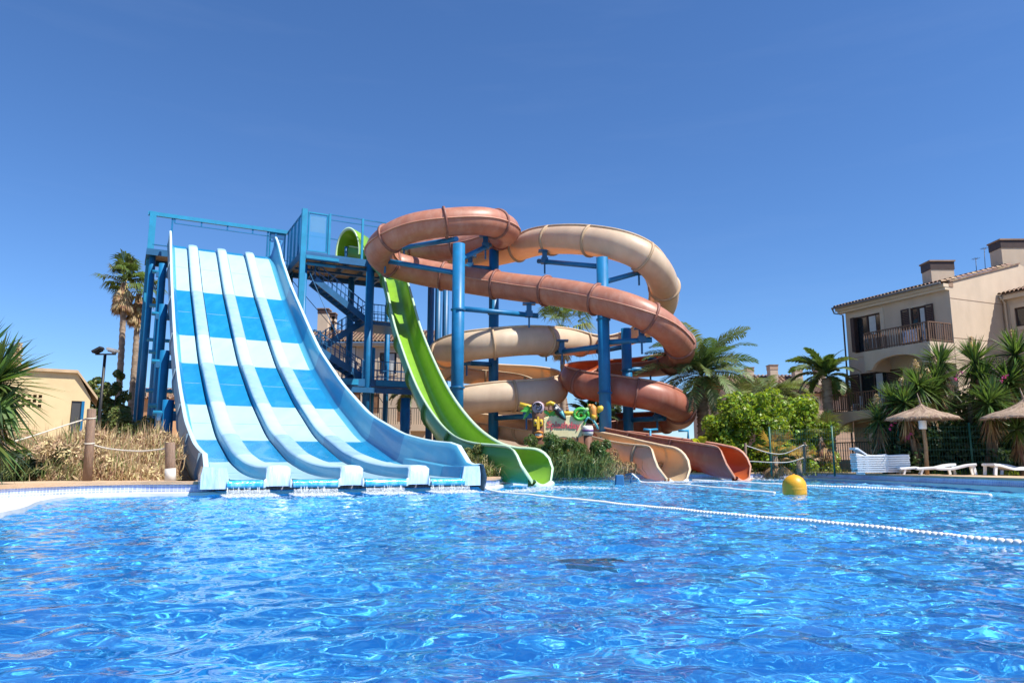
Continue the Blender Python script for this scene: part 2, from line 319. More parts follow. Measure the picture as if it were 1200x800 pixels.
# side walls
def lw(t):
    e = min(1, max(0, (t-.2)/3.5)); h = .10+.44*min(1, max(0, (t-2.4)/.5)); up = .35*max(0, (t-31)/2)
    return [(.66, .0), (.57, .05), (.50, min(.2, h)), (.46, h*.8), (.43, h+up), (.36, h+.03+up), (.30, h+up)]
sweep_part('side_wall', lw, [M_wl, M_wd, M_rim], ms, lambda t, j: 2 if j >= 4 else band(t))
def lh(t):
    h = .10+.44*min(1, max(0, (t-2.4)/.5)); up = .35*max(0, (t-31)/2); dp = -.22-.55*min(1, t/7)
    return [(.30, h+up), (.27, h*.5), (.22, 0), (.26, dp*.5), (.42, dp)]
sweep_part('hull_panel', lh, [M_hull, M_hulld], ms, lambda t, j: 1 if int(t/4.4) % 2 and j > 0 else 0)
for t in np.arange(3.4, 33, 4.3):
    mb = MB()
    for q0, q1 in zip(lh(t)[:-1], lh(t)[1:]): mb.bar(SP_(q0[0]-.03, t, q0[1]), SP_(q1[0]-.03, t, q1[1]), .07, .035, 0, AX)
    mb.build('hull_rib', M_hull, ms)
def rw(t):
    h = .34+.6*min(1, max(0, (t-.7)/.9)); up = .5*max(0, (t-30.5)/2.5)
    return [(6.46, 0), (6.62, .04), (6.72, .16), (6.77, .33*min(1, h)), (6.81, h*.55), (6.87, h*.8), (6.93, h+up), (7.0, h+.03+up), (7.08, h+up)]
wl = sweep_part('side_wall', rw, [M_wl, M_wd, M_rim], ms, lambda t, j: 2 if j >= 6 else band(t))
sweep_part('hull_panel', lambda t: [(7.08, .34+.6*min(1, max(0, (t-.7)/.9))), (7.18, 0), (7.1, -.4), (6.9, -.22-.55*min(1, t/7))], [M_hull], ms, lambda t, j: 0)
mb = MB()
for t0, t1, m in ((0, 1.35, 0), (1.35, 4.6, 1)):            # stepped block beside the last lane
    P = [SP_(6.36, t0, -.02), SP_(6.84, t0, -.02), SP_(6.84, t1, -.02), SP_(6.36, t1, -.02), SP_(6.46, t0, .30), SP_(6.84, t0, .30), SP_(6.84, t1, .30), SP_(6.46, t1, .30)]
    mb.hexa(P, m)
mb.build('end_block', [M_wd, M_wl], ms, bevel=.02)
for qa, qb in ((0.0, .6), (6.42, 6.95)):
    mb = MB(); f = [(qa, -.2), (qb+.02, -.2), (qb, 0), (qb-.06, .27), (qa+.04, .31), (qa, .1)] if qa < 1 else [(qa, -.2), (qb, -.2), (qb, .1), (qb-.03, .31), (qa+.06, .30), (qa, 0)]
    r0 = [SP_(q, 0, h)-AX*.07 for q, h in f]; r1 = [SP_(q, .5, h) for q, h in f]; mb.loft([r0, r1], True, 0, True, False); mb.build('end_cap', M_wetwhite, ms)
mb = MB()                              # underside
mb.loft([[SP_(.35, t, -.24-.5*min(1, t/7)), SP_(6.95, t, -.24-.5*min(1, t/7))] for t in TS_], False, 0, False, True); mb.build('underside', M_hulld, ms)
for t, q in [(30.9, -.02), (26.0, 0), (20.8, .02), (15.4, .05), (10.6, .08), (30.9, 7.3), (24.5, 7.25), (18, 7.2), (12, 7.2)]:
    p = SP_(q, t, 0); mb = MB(); top = p.z-.45; mb.tube([(p.x, p.y, .1), (p.x, p.y, top)], .22, 14)
    mb.lathe((p.x, p.y, .18), [(.5, 0), (.5, .05), (.32, .06)], 14)
    po = mb.build('support_post', M['steel'], ms)
    n_ = 3 if t > 18 else 2
    for k in range(n_):
        mb = MB()
        z = top-.55-k*2.1
        if z < .8: continue
        s = 1 if q < 1 else -1
        mb.tube([Vector((p.x, p.y, z))-LX*s*.55, Vector((p.x, p.y, z))+LX*s*(.9 if k == 0 else 1.9)], .11, 10)
        mb.build('stub_arm', M['steel_l'], po)
for t in (30.9, 26.0, 20.8, 15.4, 10.6):
    mb = MB(); z = lane_z(t)-1.15; a = SP_(-.35, t, 0); b = SP_(7.3, t, 0); mb.bar((a.x, a.y, z), (b.x, b.y, z), .22, .3)
    mb.build('cross_beam', M['steel_d'], ms)
# ------------------------------------------------------------------ stair tower
P0 = Vector((-13.9, 47.7, 0)); PZ = 14.55; RZ = 17.52
def TW(l, a, z): p = P0+LX*l+AX*a; return Vector((p.x, p.y, z))
def tz(px, py, a):                     # tower plane at depth a: (l, z) of a pixel
    d = ray(px, py); o = Vector((0, 0, CAMH)); k = (P0+AX*a-o).dot(AX)/d.dot(AX); h = o+d*k; return ((h-P0).dot(LX), h.z)
tw = thing('stair_tower', 'blue steel stair tower with landings and screened platform behind the lane slide', 'tower', (P0.x, P0.y, .2))
def post(l, a, z1, r, sq=False, z0=.2, m='steel'):
    mb = MB()
    if sq: mb.bar(TW(l, a, z0), TW(l, a, z1), r*2, r*2, 0, AX)
    else: mb.tube([TW(l, a, z0), TW(l, a, z1)], r, 14)
    return mb.build('post', M[m], tw)
post(.0, 0, RZ+.05, .17, True, m='steel_l'); post(.33, .5, PZ-.6, .13); post(4.65, 0, PZ-.3, .29); post(7.45, .1, 5.2, .33); post(7.6, 4.9, PZ, .2); post(4.7, 4.9, PZ, .24); post(.2, 5.1, PZ, .24)
post(-8.95, 5.25, RZ, .2, True, m='steel_l'); post(-8.9, 6.6, PZ, .24, m='steel_d'); post(-8.8, 4.2, PZ-.2, .2); post(5.9, 3.0, 9.0, .2, m='steel_l')
post(-4.4, 6.2, PZ, .22, m='steel_d')
def bx(mb, l0, l1, a0, a1, z0, z1, m=0):
    mb.hexa([TW(l0, a0, z0), TW(l1, a0, z0), TW(l1, a1, z0), TW(l0, a1, z0), TW(l0, a0, z1), TW(l1, a0, z1), TW(l1, a1, z1), TW(l0, a1, z1)], m)
# upper platform
mb = MB()
for k in range(20): bx(mb, .05, 7.9, .05+k*.27, .29+k*.27, PZ-.06, PZ)
mb.build('platform_boards', M['grate'], tw)
mb = MB()
bx(mb, -.1, 8, -.12, .06, PZ-.42, PZ+.06); bx(mb, -.1, 8, 5.4, 5.58, PZ-.42, PZ); bx(mb, -.12, .06, .07, 5.39, PZ-.42, PZ+.06); bx(mb, 7.9, 8.05, .07, 5.39, PZ-.42, PZ)
for l in (1.6, 3.2, 4.8, 6.4): bx(mb, l-.08, l+.08, .07, 5.39, PZ-.36, PZ-.07)
bx(mb, .07, 7.9, 2.6, 2.8, PZ-.5, PZ-.365); bx(mb, .4, 7.6, .4, .62, PZ-.62, PZ-.425)
mb.build('platform_frame', M['steel_d'], tw)
mb = MB(); bx(mb, .2, 2.4, -.15, -.125, PZ-.36, PZ-.15); bx(mb, .3, 2.3, .3, .39, PZ-.7, PZ-.55); mb.build('edge_plate', M['steel_l'], tw)
# start platform along the head of the slide
mb = MB()
for k in range(12): bx(mb, -9.1, -.2, 3.9+k*.23, 4.11+k*.23, PZ-.02, PZ+.03)
mb.build('platform_boards', M['grate'], tw)
mb = MB(); bx(mb, -9.2, -.15, 3.7, 3.88, PZ-.4, PZ+.02); bx(mb, -9.2, -.15, 6.66, 6.84, PZ-.4, PZ+.02)
for l in (-9.1, -6.8, -4.5, -2.2): bx(mb, l-.1, l+.1, 3.89, 6.65, PZ-.36, PZ-.03)
mb.build('platform_frame', M['steel_d'], tw)
mb = MB(); bx(mb, -9.25, .0, 5.13, 5.37, RZ-.26, RZ); mb.build('header_beam', M['steel_l'], tw)
mb = MB(); bx(mb, -7.6, -.4, 5.2, 5.26, RZ-.62, RZ-.56)
for l in (-7.6, -5.9, -4.2, -2.5, -.9): bx(mb, l-.05, l+.05, 5.19, 5.27, RZ-.55, RZ-.27)
bx(mb, -1.5, -1.38, 5.2, 5.32, PZ, RZ-.27); bx(mb, -7.8, -7.68, 5.2, 5.32, PZ, RZ-.27); bx(mb, -9.1, -1.4, 6.6, 6.66, PZ+1.05, PZ+1.11); bx(mb, -9.1, -1.4, 6.6, 6.66, PZ+.5, PZ+.55)
bx(mb, -8.9, -.2, 3.8, 3.86, PZ+.32, PZ+.37)
for l in np.arange(-8.9, -1.3, 1.5): bx(mb, l-.03, l+.03, 6.61, 6.65, PZ, PZ+1.05)
mb.build('slide_gate_rail', M['steel'], tw)
# mesh screens
ms_ = bpy.data.materials.new('blue_screen'); ms_.use_nodes = True; nn = ms_.node_tree; b_ = nn.nodes['Principled BSDF']; b_.inputs['Base Color'].default_value = (.03, .26, .55, 1)
tr = nn.nodes.new('ShaderNodeBsdfTransparent'); mxs = nn.nodes.new('ShaderNodeMixShader'); mxs.inputs[0].default_value = .62; nn.links.new(tr.outputs[0], mxs.inputs[1]); nn.links.new(b_.outputs[0], mxs.inputs[2]); nn.links.new(mxs.outputs[0], nn.nodes['Material Output'].inputs[0])
pale = pm('pale_banner', (.42, .52, .62), .7, .1)
def screen(p, q, z0, z1, m, fr='steel_l', fw=.09):
    mb = MB(); mb.face([(p.x, p.y, z0), (q.x, q.y, z0), (q.x, q.y, z1), (p.x, p.y, z1)]); d = (q-p).normalized(); sc_ = mb.build('screen_panel', m, tw)
    mb = MB()
    for z in (z0, z1): mb.bar((p.x, p.y, z), (q.x, q.y, z), fw, fw)
    for e in (p+d*fw*.6, q-d*fw*.6): mb.bar((e.x, e.y, z0+fw*.51), (e.x, e.y, z1-fw*.51), fw, fw)
    mb.build('frame', M[fr], sc_)
for k in range(4): screen(TW(-.02, .25+k*1.25, 0), TW(-.02, 1.4+k*1.25, 0), PZ+.15, RZ-.1, ms_, 'steel')
screen(TW(-1.3, 5.4, 0), TW(-.15, 5.4, 0), PZ+.1, RZ-.3, ms_)
screen(TW(.25, .02, 0), TW(1.62, .02, 0), PZ+.2, RZ-.12, ms_)
mb = MB(); bx(mb, .42, 1.45, .07, .1, PZ+1.55, RZ-.28); mb.build('banner', pale, tw)
post(1.72, .02, RZ, .07, True, PZ, 'steel_l'); post(4.0, .02, RZ, .07, True, PZ, 'steel_l')
mb = MB(); bx(mb, 1.8, 8, -.02, .05, RZ-.09, RZ-.02); bx(mb, 1.8, 8, -.02, .05, RZ-.45, RZ-.4); bx(mb, .0, 8, 5.42, 5.48, PZ+1.05, PZ+1.12); bx(mb, .2, 5.0, 5.42, 5.48, RZ-.1, RZ-.03)
for l in np.arange(.4, 8, .25): bx(mb, l-.02, l+.02, 5.43, 5.47, PZ, PZ+1.05)
mb.build('top_rail', M['steel'], tw)
# flights of stairs, each with its stringers, treads and railings
def flight(px0, py0, px1, py1, a0, a1, mr='steel_d'):
    (l0, z0), (l1, z1) = tz(px0, py0, a0), tz(px1, py1, a0); n_ = max(8, int(abs(z0-z1)/.24)); mb = MB()
    for a in (a0, a1): mb.bar(TW(l0, a, z0), TW(l1, a, z1), .09, .42, 0, Z_)
    f = mb.build('stair_flight', M['steel_d'], tw); mb = MB()
    for k in range(n_):
        u_ = (k+.5)/n_; l = l0+(l1-l0)*u_; z = z0+(z1-z0)*u_; bx(mb, l-.15, l+.15, a0+.06, a1-.06, z-.03, z+.03)
    mb.build('tread', M['steel_d'], f)
    for a in (a0, a1):
        mb = MB()
        for h in (1.15, .62, .25): mb.bar(TW(l0, a, z0+h), TW(l1, a, z1+h), .06 if h > 1 else .04)
        N_ = int(abs(l1-l0)/.28)
        for k in range(N_+1):
            u_ = k/N_; l = l0+(l1-l0)*u_; z = z0+(z1-z0)*u_; w = .07 if k % 5 == 0 else .03; mb.bar(TW(l, a, z+.2), TW(l, a, z+(1.2 if k % 5 == 0 else 1.12)), w)
        mb.build('railing', M[mr], f)
    return l0, z0, l1, z1
def rail(l0, a0, l1, a1, z, mr='steel_d', hh=1.15):
    mb = MB(); p, q = TW(l0, a0, z), TW(l1, a1, z); L = (q-p).length; N_ = max(2, int(L/.26))
    for h in (hh, hh*.55, .2): mb.bar(p+Z_*h, q+Z_*h, .06 if h == hh else .035)
    for k in range(N_+1): e = p.lerp(q, k/N_); w = .08 if k % 5 == 0 or k == N_ else .03; mb.bar(e, e+Z_*(hh+.04), w)
    return mb.build('railing', M[mr], tw)
def landing(l0, l1, a0, a1, z):
    mb = MB(); bx(mb, l0, l1, a0, a1, z-.3, z-.06); mb.build('landing_frame', M['steel_d'], tw)
    mb = MB()
    for k in range(int((a1-a0)/.25)): bx(mb, l0+.03, l1-.03, a0+.02+k*.25, a0+.24+k*.25, z-.058, z)
    mb.build('landing_boards', M['grate'], tw)
F1 = flight(369, 327, 429, 375, .7, 2.0); landing(F1[2], 8.0, .6, 3.9, F1[3]); rail(F1[2], .65, 7.9, .65, F1[3], 'steel'); rail(F1[2]+1, 3.85, 7.9, 3.85, F1[3], 'steel')
F2 = flight(430, 374, 371, 412, 2.3, 3.7, 'steel'); landing(-1.2, F2[2], .6, 3.9, F2[3]); rail(-1.1, .65, F2[2]-.2, .65, F2[3]); rail(-1.1, 3.85, F2[2], 3.85, F2[3]); rail(-1.15, .65, -1.15, 3.85, F2[3])
F3 = flight(372, 409, 428, 444, .7, 2.0); z3 = F3[3]-.1
mb = MB(); bx(mb, 1.3, 9.3, -.2, 0, z3-.5, z3); bx(mb, 1.3, 9.3, 3.9, 4.1, z3-.5, z3); bx(mb, 1.3, 9.3, -.6, -.4, z3-.95, z3-.6)
for l in (1.4, 3.4, 5.4, 7.4, 9.2): bx(mb, l-.1, l+.1, .01, 3.89, z3-.4, z3-.07)
mb.build('platform_frame', M['steel_d'], tw)
mb = MB(); bx(mb, 1.5, 4.0, -.24, -.21, z3-.42, z3-.05); bx(mb, 5.2, 8.2, -.24, -.21, z3-.42, z3-.05); mb.build('edge_plate', M['steel_l'], tw)
mb = MB()
for k in range(15): bx(mb, 1.35, 9.25, .02+k*.26, .25+k*.26, z3-.065, z3+.0)
mb.build('platform_boards', M['grate'], tw)
rail(4.3, -.1, 9.2, -.1, z3, 'steel_d', 1.25); rail(9.2, -.1, 9.2, 3.9, z3); rail(1.4, 4.0, 9.2, 4.0, z3)
flight(428, 447, 372, 486, 2.3, 3.6)
mb = MB()
for p, q in ((TW(.1, 4.8, 14), TW(4.6, 4.8, 9.3)), (TW(.3, .4, 14), TW(4.6, .4, 5)), (TW(4.7, 5, 9), TW(7.6, 5, 5))): mb.tube([p, q], .025, 6)
mb.build('brace_cable', M['steel_d'], tw)
# person on the second flight
def person(base, face, label):
    root = thing('person', label, 'person', base); fw = Vector((math.cos(face), math.sin(face), 0)); sd = Vector((-fw.y, fw.x, 0))
    J = {}; E = []
    def j(n, f, s, z, r, par=None):
        J[n] = (fw*f+sd*s+Z_*z, r, len(J)); 
        if par: E.append((J[par][2], J[n][2]))
    j('hip', 0, 0, .95, .15); j('belly', .02, 0, 1.12, .14, 'hip'); j('chest', .04, 0, 1.32, .165, 'belly'); j('neckb', .04, 0, 1.47, .085, 'chest'); j('neck', .05, 0, 1.54, .06, 'neckb'); j('head', .07, 0, 1.66, .105, 'neck'); j('crown', .065, 0, 1.75, .07, 'head')
    for s, k in ((1, 'l'), (-1, 'r')):
        j(k+'hip', 0, .1*s, .9, .11, 'hip'); lift = .22 if s > 0 else 0
        j(k+'knee', .06+lift*.9, .1*s, .5+lift*.7, .075, k+'hip'); j(k+'ank', -.02+lift*.8, .1*s, .09+lift, .05, k+'knee'); j(k+'toe', .17+lift*.8, .11*s, .04+lift, .04, k+'ank')
        j(k+'sho', .03, .19*s, 1.42, .07, 'chest'); up = 1 if s < 0 else 0
        j(k+'elb', .05+.2*up, .24*s, 1.17+.08*up, .05, k+'sho'); j(k+'wri', .2+.3*up, .25*s, 1.0+.2*up, .035, k+'elb'); j(k+'hand', .27+.31*up, .25*s, .95+.21*up, .045, k+'wri')
        for m_ in range(4): j(k+'f%d' % m_, .35+.31*up, (.25+(m_-1.5)*.022)*s, .92+.2*up, .011, k+'hand')
        j(k+'th', .29+.31*up, .20*s, .93+.2*up, .013, k+'hand')
    me = bpy.data.meshes.new('body'); me.from_pydata([v[0] for v in J.values()], E, []); o = bpy.data.objects.new('body', me); COL.objects.link(o); o.parent = root
    sk = o.modifiers.new('skin', 'SKIN'); lay = me.skin_vertices.new() if not me.skin_vertices else me.skin_vertices[0]
    for v in J.values(): me.skin_vertices[0].data[v[2]].radius = (v[1], v[1])
    me.skin_vertices[0].data[0].use_root = True; sb = o.modifiers.new('sub', 'SUBSURF'); sb.levels = 1; sb.render_levels = 1
    skin = pm('skin', (.42, .2, .12), .6, .05); me.materials.append(skin)
    mb = MB(); mb.loft([[Vector(base)+fw*(f+math.cos(a)*rx)+sd*(math.sin(a)*ry)+Z_*z for a in np.linspace(0, 2*PI, 14)[:-1]] for f, z, rx, ry in ((.01, .78, .19, .25), (0, .9, .19, .23), (.01, 1.03, .165, .18))]); mb.build('shorts', pm('dark_cloth', (.02, .025, .03), .9), root)
    mb = MB(); hc = Vector(base)+fw*.055+Z_*1.68; mb.loft([[hc+fw*(math.cos(a)*r*1.1)+sd*(math.sin(a)*r)+Z_*z for a in np.linspace(0, 2*PI, 14)[:-1]] for r, z in ((.09, -.08), (.118, 0), (.115, .06), (.08, .105), (.02, .125))]); mb.build('hair', pm('dark_hair', (.02, .014, .01), .8), root)
    mb = MB()
    for s in (-1, 1): mb.box(Vector(base)+fw*.185+sd*.036*s+Z_*1.665, (.012, .026, .014), 0, (fw, sd, Z_))
    mb.box(Vector(base)+fw*.19+Z_*1.635, (.03, .022, .04), 1, (fw, sd, Z_)); mb.box(Vector(base)+fw*.18+Z_*1.59, (.012, .05, .012), 2, (fw, sd, Z_))
    mb.build('face', [simple('eye_dark', (.02, .015, .01)), skin, simple('lip', (.3, .09, .08))], root)
u_ = .66; lp = F2[0]+(F2[2]-F2[0])*u_; zp = F2[1]+(F2[3]-F2[1])*u_+.04
person(TW(lp, 3.0, zp), TH, 'bare-shouldered person in dark shorts climbing the tower stairs')
# ------------------------------------------------------------------ flumes
def resample(P, step):
    P = catmull(P, 12); d = np.r_[0, np.cumsum(np.linalg.norm(np.diff(P[:, :3], axis=0), axis=1))]
    s = np.linspace(0, d[-1], int(d[-1]/step)+1); return np.stack([np.interp(s, d, P[:, k]) for k in range(P.shape[1])], 1)
def frames(P):
    T = np.gradient(P[:, :3], axis=0); T /= np.linalg.norm(T, axis=1)[:, None]
    Rr = np.cross(T, [0, 0, 1]); Rr /= np.linalg.norm(Rr, axis=1)[:, None]; return T, Rr, np.cross(Rr, T)
YM = lambda y: 32.5+(y-31.5)*.837
def flume(root, ctrl, rad, mats, sections, n=26, flange=3.4, end=True, lip_m=None, close_below=None):
    # ctrl rows: px, py, Y (photo-ish depth), eL, eR (degrees the walls rise past the horizontal; 90 on both sides = closed tube)
    W = [(*at(px, py, YM(Y)), eL, eR) for px, py, Y, eL, eR in ctrl]; P = resample(W, .18); k_ = np.hanning(11); k_ /= k_.sum()
    for c_ in range(3): P[:, c_] = np.convolve(np.pad(P[:, c_], 5, mode='reflect', reflect_type='odd'), k_, 'valid')
    T, Rr, U = frames(P); N = len(P)
    def ring(i, r):
        a = np.radians(np.linspace(180-P[i, 3], 360+P[i, 4], n)); return P[i, :3]+r*(np.cos(a)[:, None]*Rr[i]+np.sin(a)[:, None]*U[i])
    L = np.r_[0, np.cumsum(np.linalg.norm(np.diff(P[:, :3], axis=0), axis=1))]; tot = L[-1]
    cuts = [0]+[int(N*s) for s in sections]+[N-1]
    for k in range(len(cuts)-1):
        a, b = cuts[k], cuts[k+1]; closed = min(P[(a+b)//2, 3], P[(a+b)//2, 4]) > 85
        V = np.concatenate([ring(i, rad) for i in range(a, b+1)]); m_ = b-a
        idx = np.arange(m_*(n-1)); q = (idx//(n-1))*n+idx % (n-1)
        npmesh('tube' if closed else 'trough', V, np.stack([q, q+1, q+n+1, q+n], -1), mats[0] if closed or len(mats) < 5 else mats[4], root, smooth=True)
        if not closed:                 # the smooth inner gelcoat, a few centimetres inside the outer laminate
            V = np.concatenate([ring(i, rad-.025) for i in range(a, b+1)]); npmesh('inner_lining', V, np.stack([q+n, q+n+1, q+1, q], -1), mats[3], root, smooth=True)
    # moulded rim along each open edge, seam along the closed part
    for side in (0, 1):
        for a, b in zip(cuts[:-1], cuts[1:]):
            rings = []
            closed = min(P[(a+b)//2, 3], P[(a+b)//2, 4]) > 85
            for i in range(a, b+1):
                ang = math.radians(180-P[i, 3] if side == 0 else 360+P[i, 4]) if not closed else (PI if side == 0 else 0)
                o = math.cos(ang)*Rr[i]+math.sin(ang)*U[i]; tn = (-math.sin(ang)*Rr[i]+math.cos(ang)*U[i]); c = P[i, :3]
                w = .1 if not closed else .065; h = .035
                rings.append([Vector(c+o*(rad-.02)+tn*h), Vector(c+o*(rad+w)+tn*h), Vector(c+o*(rad+w)-tn*h), Vector(c+o*(rad-.02)-tn*h)])
            mb = MB(); mb.loft(rings, True, 0, True, True); mb.build('seam' if closed else 'rim', mats[1], root)
    js = np.arange(flange*.5, tot-.6, flange)
    for s in js:
        i = int(np.searchsorted(L, s)); i = min(max(i, 1), N-2); mb = MB(); rr = []
        for off in (-.06, .06):
            for r in ((rad-.005, rad+.115) if off < 0 else (rad+.115, rad-.005)): rr.append([Vector(v+T[i]*off) for v in ring(i, r)])
        mb.loft(rr, False, 0, False, True); mb.build('joint_flange', mats[2], root)
    if end:                            # thick rolled lip at the mouth over the water
        i = N-1; mb = MB(); rr = [[Vector(v+T[i]*o) for v in ring(i, r)] for r, o in ((rad-.03, -.02), (rad-.04, .08), (rad+.04, .17), (rad+.19, .11), (rad+.22, -.1), (rad, -.2))]
        mb.loft(rr, False, 0, False, True); mb.build('mouth_lip', lip_m or mats[1], root)
    return P, T, Rr, U
M_br = pm('terracotta_fibreglass', (.45, .19, .125), .42, .14, 1.2, dirt=(.58, .36, .28), dsc=1.8, damt=.6, stretch=(1.3, 1.3, .5), trans=(.55, .12, .05), tf=.2, coat=.05)
M_brr = pm('terracotta_rim', (.46, .21, .14), .5, .1, 3, dirt=(.55, .36, .28), damt=.5)
M_brf = pm('terracotta_flange', (.20, .07, .05), .6, .2, 3, dirt=(.4, .25, .2), damt=.5)
M_cr = pm('cream_fibreglass', (.75, .63, .465), .42, .09, 1.2, dirt=(.60, .47, .35), dsc=1.6, damt=.5, stretch=(1.3, 1.3, .5), trans=(.80, .40, .08), tf=.36, coat=.05)
M_crr = pm('cream_rim', (.58, .43, .28), .5, .08, 3, dirt=(.7, .6, .48), damt=.4)
M_crf = pm('cream_flange', (.46, .32, .20), .6, .15, 3, dirt=(.3, .2, .13), damt=.4)
M_crl = pm('cream_mouth', (.80, .76, .68), .35, .05)
M_brl = pm('faded_terracotta_mouth', (.50, .27, .21), .45, .1, 2)
M_gr = pm('green_fibreglass', (.10, .33, .085), .35, .08, 1.2, trans=(.30, .62, .02), tf=.12, coat=.15, dirt=(.2, .42, .16), dsc=1.4, damt=.3)
M_grr = pm('pale_green_rim', (.45, .62, .42), .4, .06)
M_grf = pm('green_flange', (.07, .2, .06), .5, .1)
M_br2 = pm('red_brown_fibreglass', (.36, .125, .08), .42, .16, 1.2, dirt=(.5, .27, .2), dsc=1.8, damt=.5, stretch=(1.3, 1.3, .5), trans=(.55, .12, .05), tf=.2)
M_bri = pm('orange_red_gelcoat', (.55, .125, .035), .3, .1, 1.5, trans=(.6, .12, .03), tf=.25, coat=.2)
M_cri = pm('warm_cream_gelcoat', (.72, .585, .39), .3, .07, 1.5, trans=(.80, .42, .09), tf=.42, coat=.2)
M_gri = pm('lime_gelcoat', (.235, .455, .04), .26, .08, 1.5, trans=(.30, .60, .02), tf=.15, coat=.25, dirt=(.17, .38, .07), dsc=2, damt=.3)
b0 = at(535, 480, YM(41.3))
br = thing('tube_slide', 'terracotta tube slide with a high loop, opening into a spiral chute', 'water slide', (b0.x, b0.y, .2))
BR = [(462, 290, 52, 90, 90), (500, 292, 50.6, 90, 90), (540, 289, 49, 90, 90), (578, 279, 47.4, 90, 90), (594, 270, 44.8, 90, 90), (570, 259.5, 42.2, 90, 90), (520, 261, 41.2, 90, 90), (480, 268, 41.3, 90, 90), (453, 282, 42, 90, 90), (444, 296, 43.5, 90, 90), (458, 309, 45.4, 90, 90), (490, 318, 45.9, 90, 90), (540, 327, 45.5, 90, 90), (600, 336, 44.3, 90, 90), (650, 342, 42.6, 90, 90), (690, 349, 41, 90, 90), (730, 359, 39.8, 90, 90), (763, 373, 39.6, 90, 90), (786, 390, 40.8, 90, 90), (798, 409, 43.3, 5, 66), (785, 423, 46.5, 5, 60), (750, 427, 48.6, 0, 40), (712, 428, 48.9, 0, 30), (685, 434, 47.6, 0, 40), (672, 443, 45.5, 0, 55), (692, 452, 43.3, 0, 62), (730, 458, 42, 0, 62), (768, 465, 41.8, 0, 62), (795, 477, 43.2, 0, 62), (796, 487, 46, 0, 55), (765, 492, 48, 0, 40), (715, 494, 48.6, 0, 40), (676, 499, 46.5, 0, 50), (684, 505, 43.5, 5, 40), (722, 510, 41, 15, 25), (780, 522, 37, 25, 28), (828, 533, 33.6, 34, 38), (845, 538.3, 32.7, 38, 42), (855, 539.6, 32.25, 30, 36), (861.5, 540.1, 31.95, 8, 14), (866.5, 540.4, 31.75, -20, -14), (870, 540.5, 31.6, -58, -54)]
PB = flume(br, BR, .82, [M_br, M_brr, M_brf, M_bri, M_br2], [.50], lip_m=M_brl)
c0 = at(585, 495, YM(46))
cr = thing('open_flume', 'cream open flume curling high on the right and winding down in two turns', 'water slide', (c0.x, c0.y, .2))
CR = [(478, 298, 53, 0, 0), (520, 301, 51.6, 0, 0), (565, 299, 50, 0, 5), (604, 291, 48.6, 0, 12), (628, 284, 46.8, 0, 58), (655, 281, 44.6, 0, 64), (690, 282, 42.6, 0, 64), (728, 289, 41.2, 0, 64), (757, 303, 41.3, 0, 64), (774, 323, 42.9, 0, 62), (779, 345, 45.4, 0, 60), (772, 366, 48, 0, 45), (750, 384, 50, 0, 20), (716, 395, 50.2, 5, 5), (686, 400, 48.6, 20, 0), (655, 400, 46.2, 60, 0), (620, 399, 44.3, 63, 0), (580, 402, 43.5, 63, 0), (542, 407, 43.9, 63, 0), (518, 416, 45.7, 60, 0), (516, 427, 48.4, 50, 0), (545, 434, 50.8, 45, 0), (585, 437, 51, 45, 0), (622, 441, 50, 50, 0), (646, 449, 48, 58, 0), (645, 458, 45.7, 63, 0), (620, 462, 44.2, 63, 0), (580, 465, 43.6, 63, 0), (542, 471, 43.9, 63, 0), (518, 480, 45.7, 60, 0), (519, 489, 48.2, 50, 0), (548, 494, 49.6, 45, 0), (590, 499, 48.6, 40, 0), (640, 507, 44.8, 30, 5), (695, 516, 39.6, 25, 20), (735, 528, 35.3, 30, 28), (758, 536, 32.7, 36, 38), (771, 539.3, 31.6, 38, 42), (779.5, 540.2, 31.05, 30, 36), (785.5, 540.7, 30.65, 8, 14), (790, 540.9, 30.4, -20, -14), (793.5, 541, 30.2, -58, -54)]
PC = flume(cr, CR, .86, [M_cr, M_crr, M_crf, M_cri], [.33, .72], lip_m=M_crl)
g0 = gnd(600, 576)
gr = thing('green_slide', 'steep bright green chute with a hooded top running down from the tower', 'water slide', (g0.x, g0.y, .2))
YI = lambda Y: 31.5+(Y-32.5)/.837
GR = [(414, 296.5, 51.6, 0, 20), (430, 300, 51.2, 0, 25), (445, 305, 50, 8, 30), (457, 318, 48, 15, 30), (463, 334, 46.3, 22, 30), (469, 358, 43.9, 25, 30), (477, 391, 40.7, 25, 30), (491, 430, 37.2, 25, 30), (509, 470, 33.4, 25, 30), (532, 504, 29.8, 22, 30), (556, 526, 27.0, 22, 30), (580, 535, 25.4, 22, 30), (603, 537.5, 24.6, 24, 30), (615, 538.3, 24.3, 20, 26), (624, 538.8, 24.1, 6, 12), (630.5, 539, 23.95, -20, -14), (635.5, 539.1, 23.83, -58, -54)]
GR = [(a, b, YI(c), d, e) for a, b, c, d, e in GR]
PG = flume(gr, GR, .78, [M_gr, M_grr, M_grf, M_gri], [.5], flange=4.6, lip_m=M_grr)
mb = MB(); h0 = at(412, 298, 50.9); dG = Vector((-.38, -1, 0)); dG.z = 0; dG.normalize(); sG = Vector((dG.y, -dG.x, 0))
rr = []
for o, r in ((-1.9, .02), (-1.8, .5), (-1.4, .86), (.5, .88), (.6, .93), (.55, .99), (-1.4, .97), (-1.95, .55)):
    rr.append([h0+dG*o+sG*(r*math.cos(a))+Z_*(r*1.9*math.sin(a)-.05) for a in np.linspace(-.1, PI+.1, 22)])
mb.loft(rr, False, [[0]*22, [0]*22, [0]*22, [1]*22, [1]*22, [0]*22, [0]*22], False, True); mb.build('hood', [M_gri, M_grr], gr)
mb = MB(); p = h0+dG*.7; mb.tube([p-Z_*.9, p+Z_*.35], .11, 8); mb.build('centre_bar', M['steel_d'], gr)
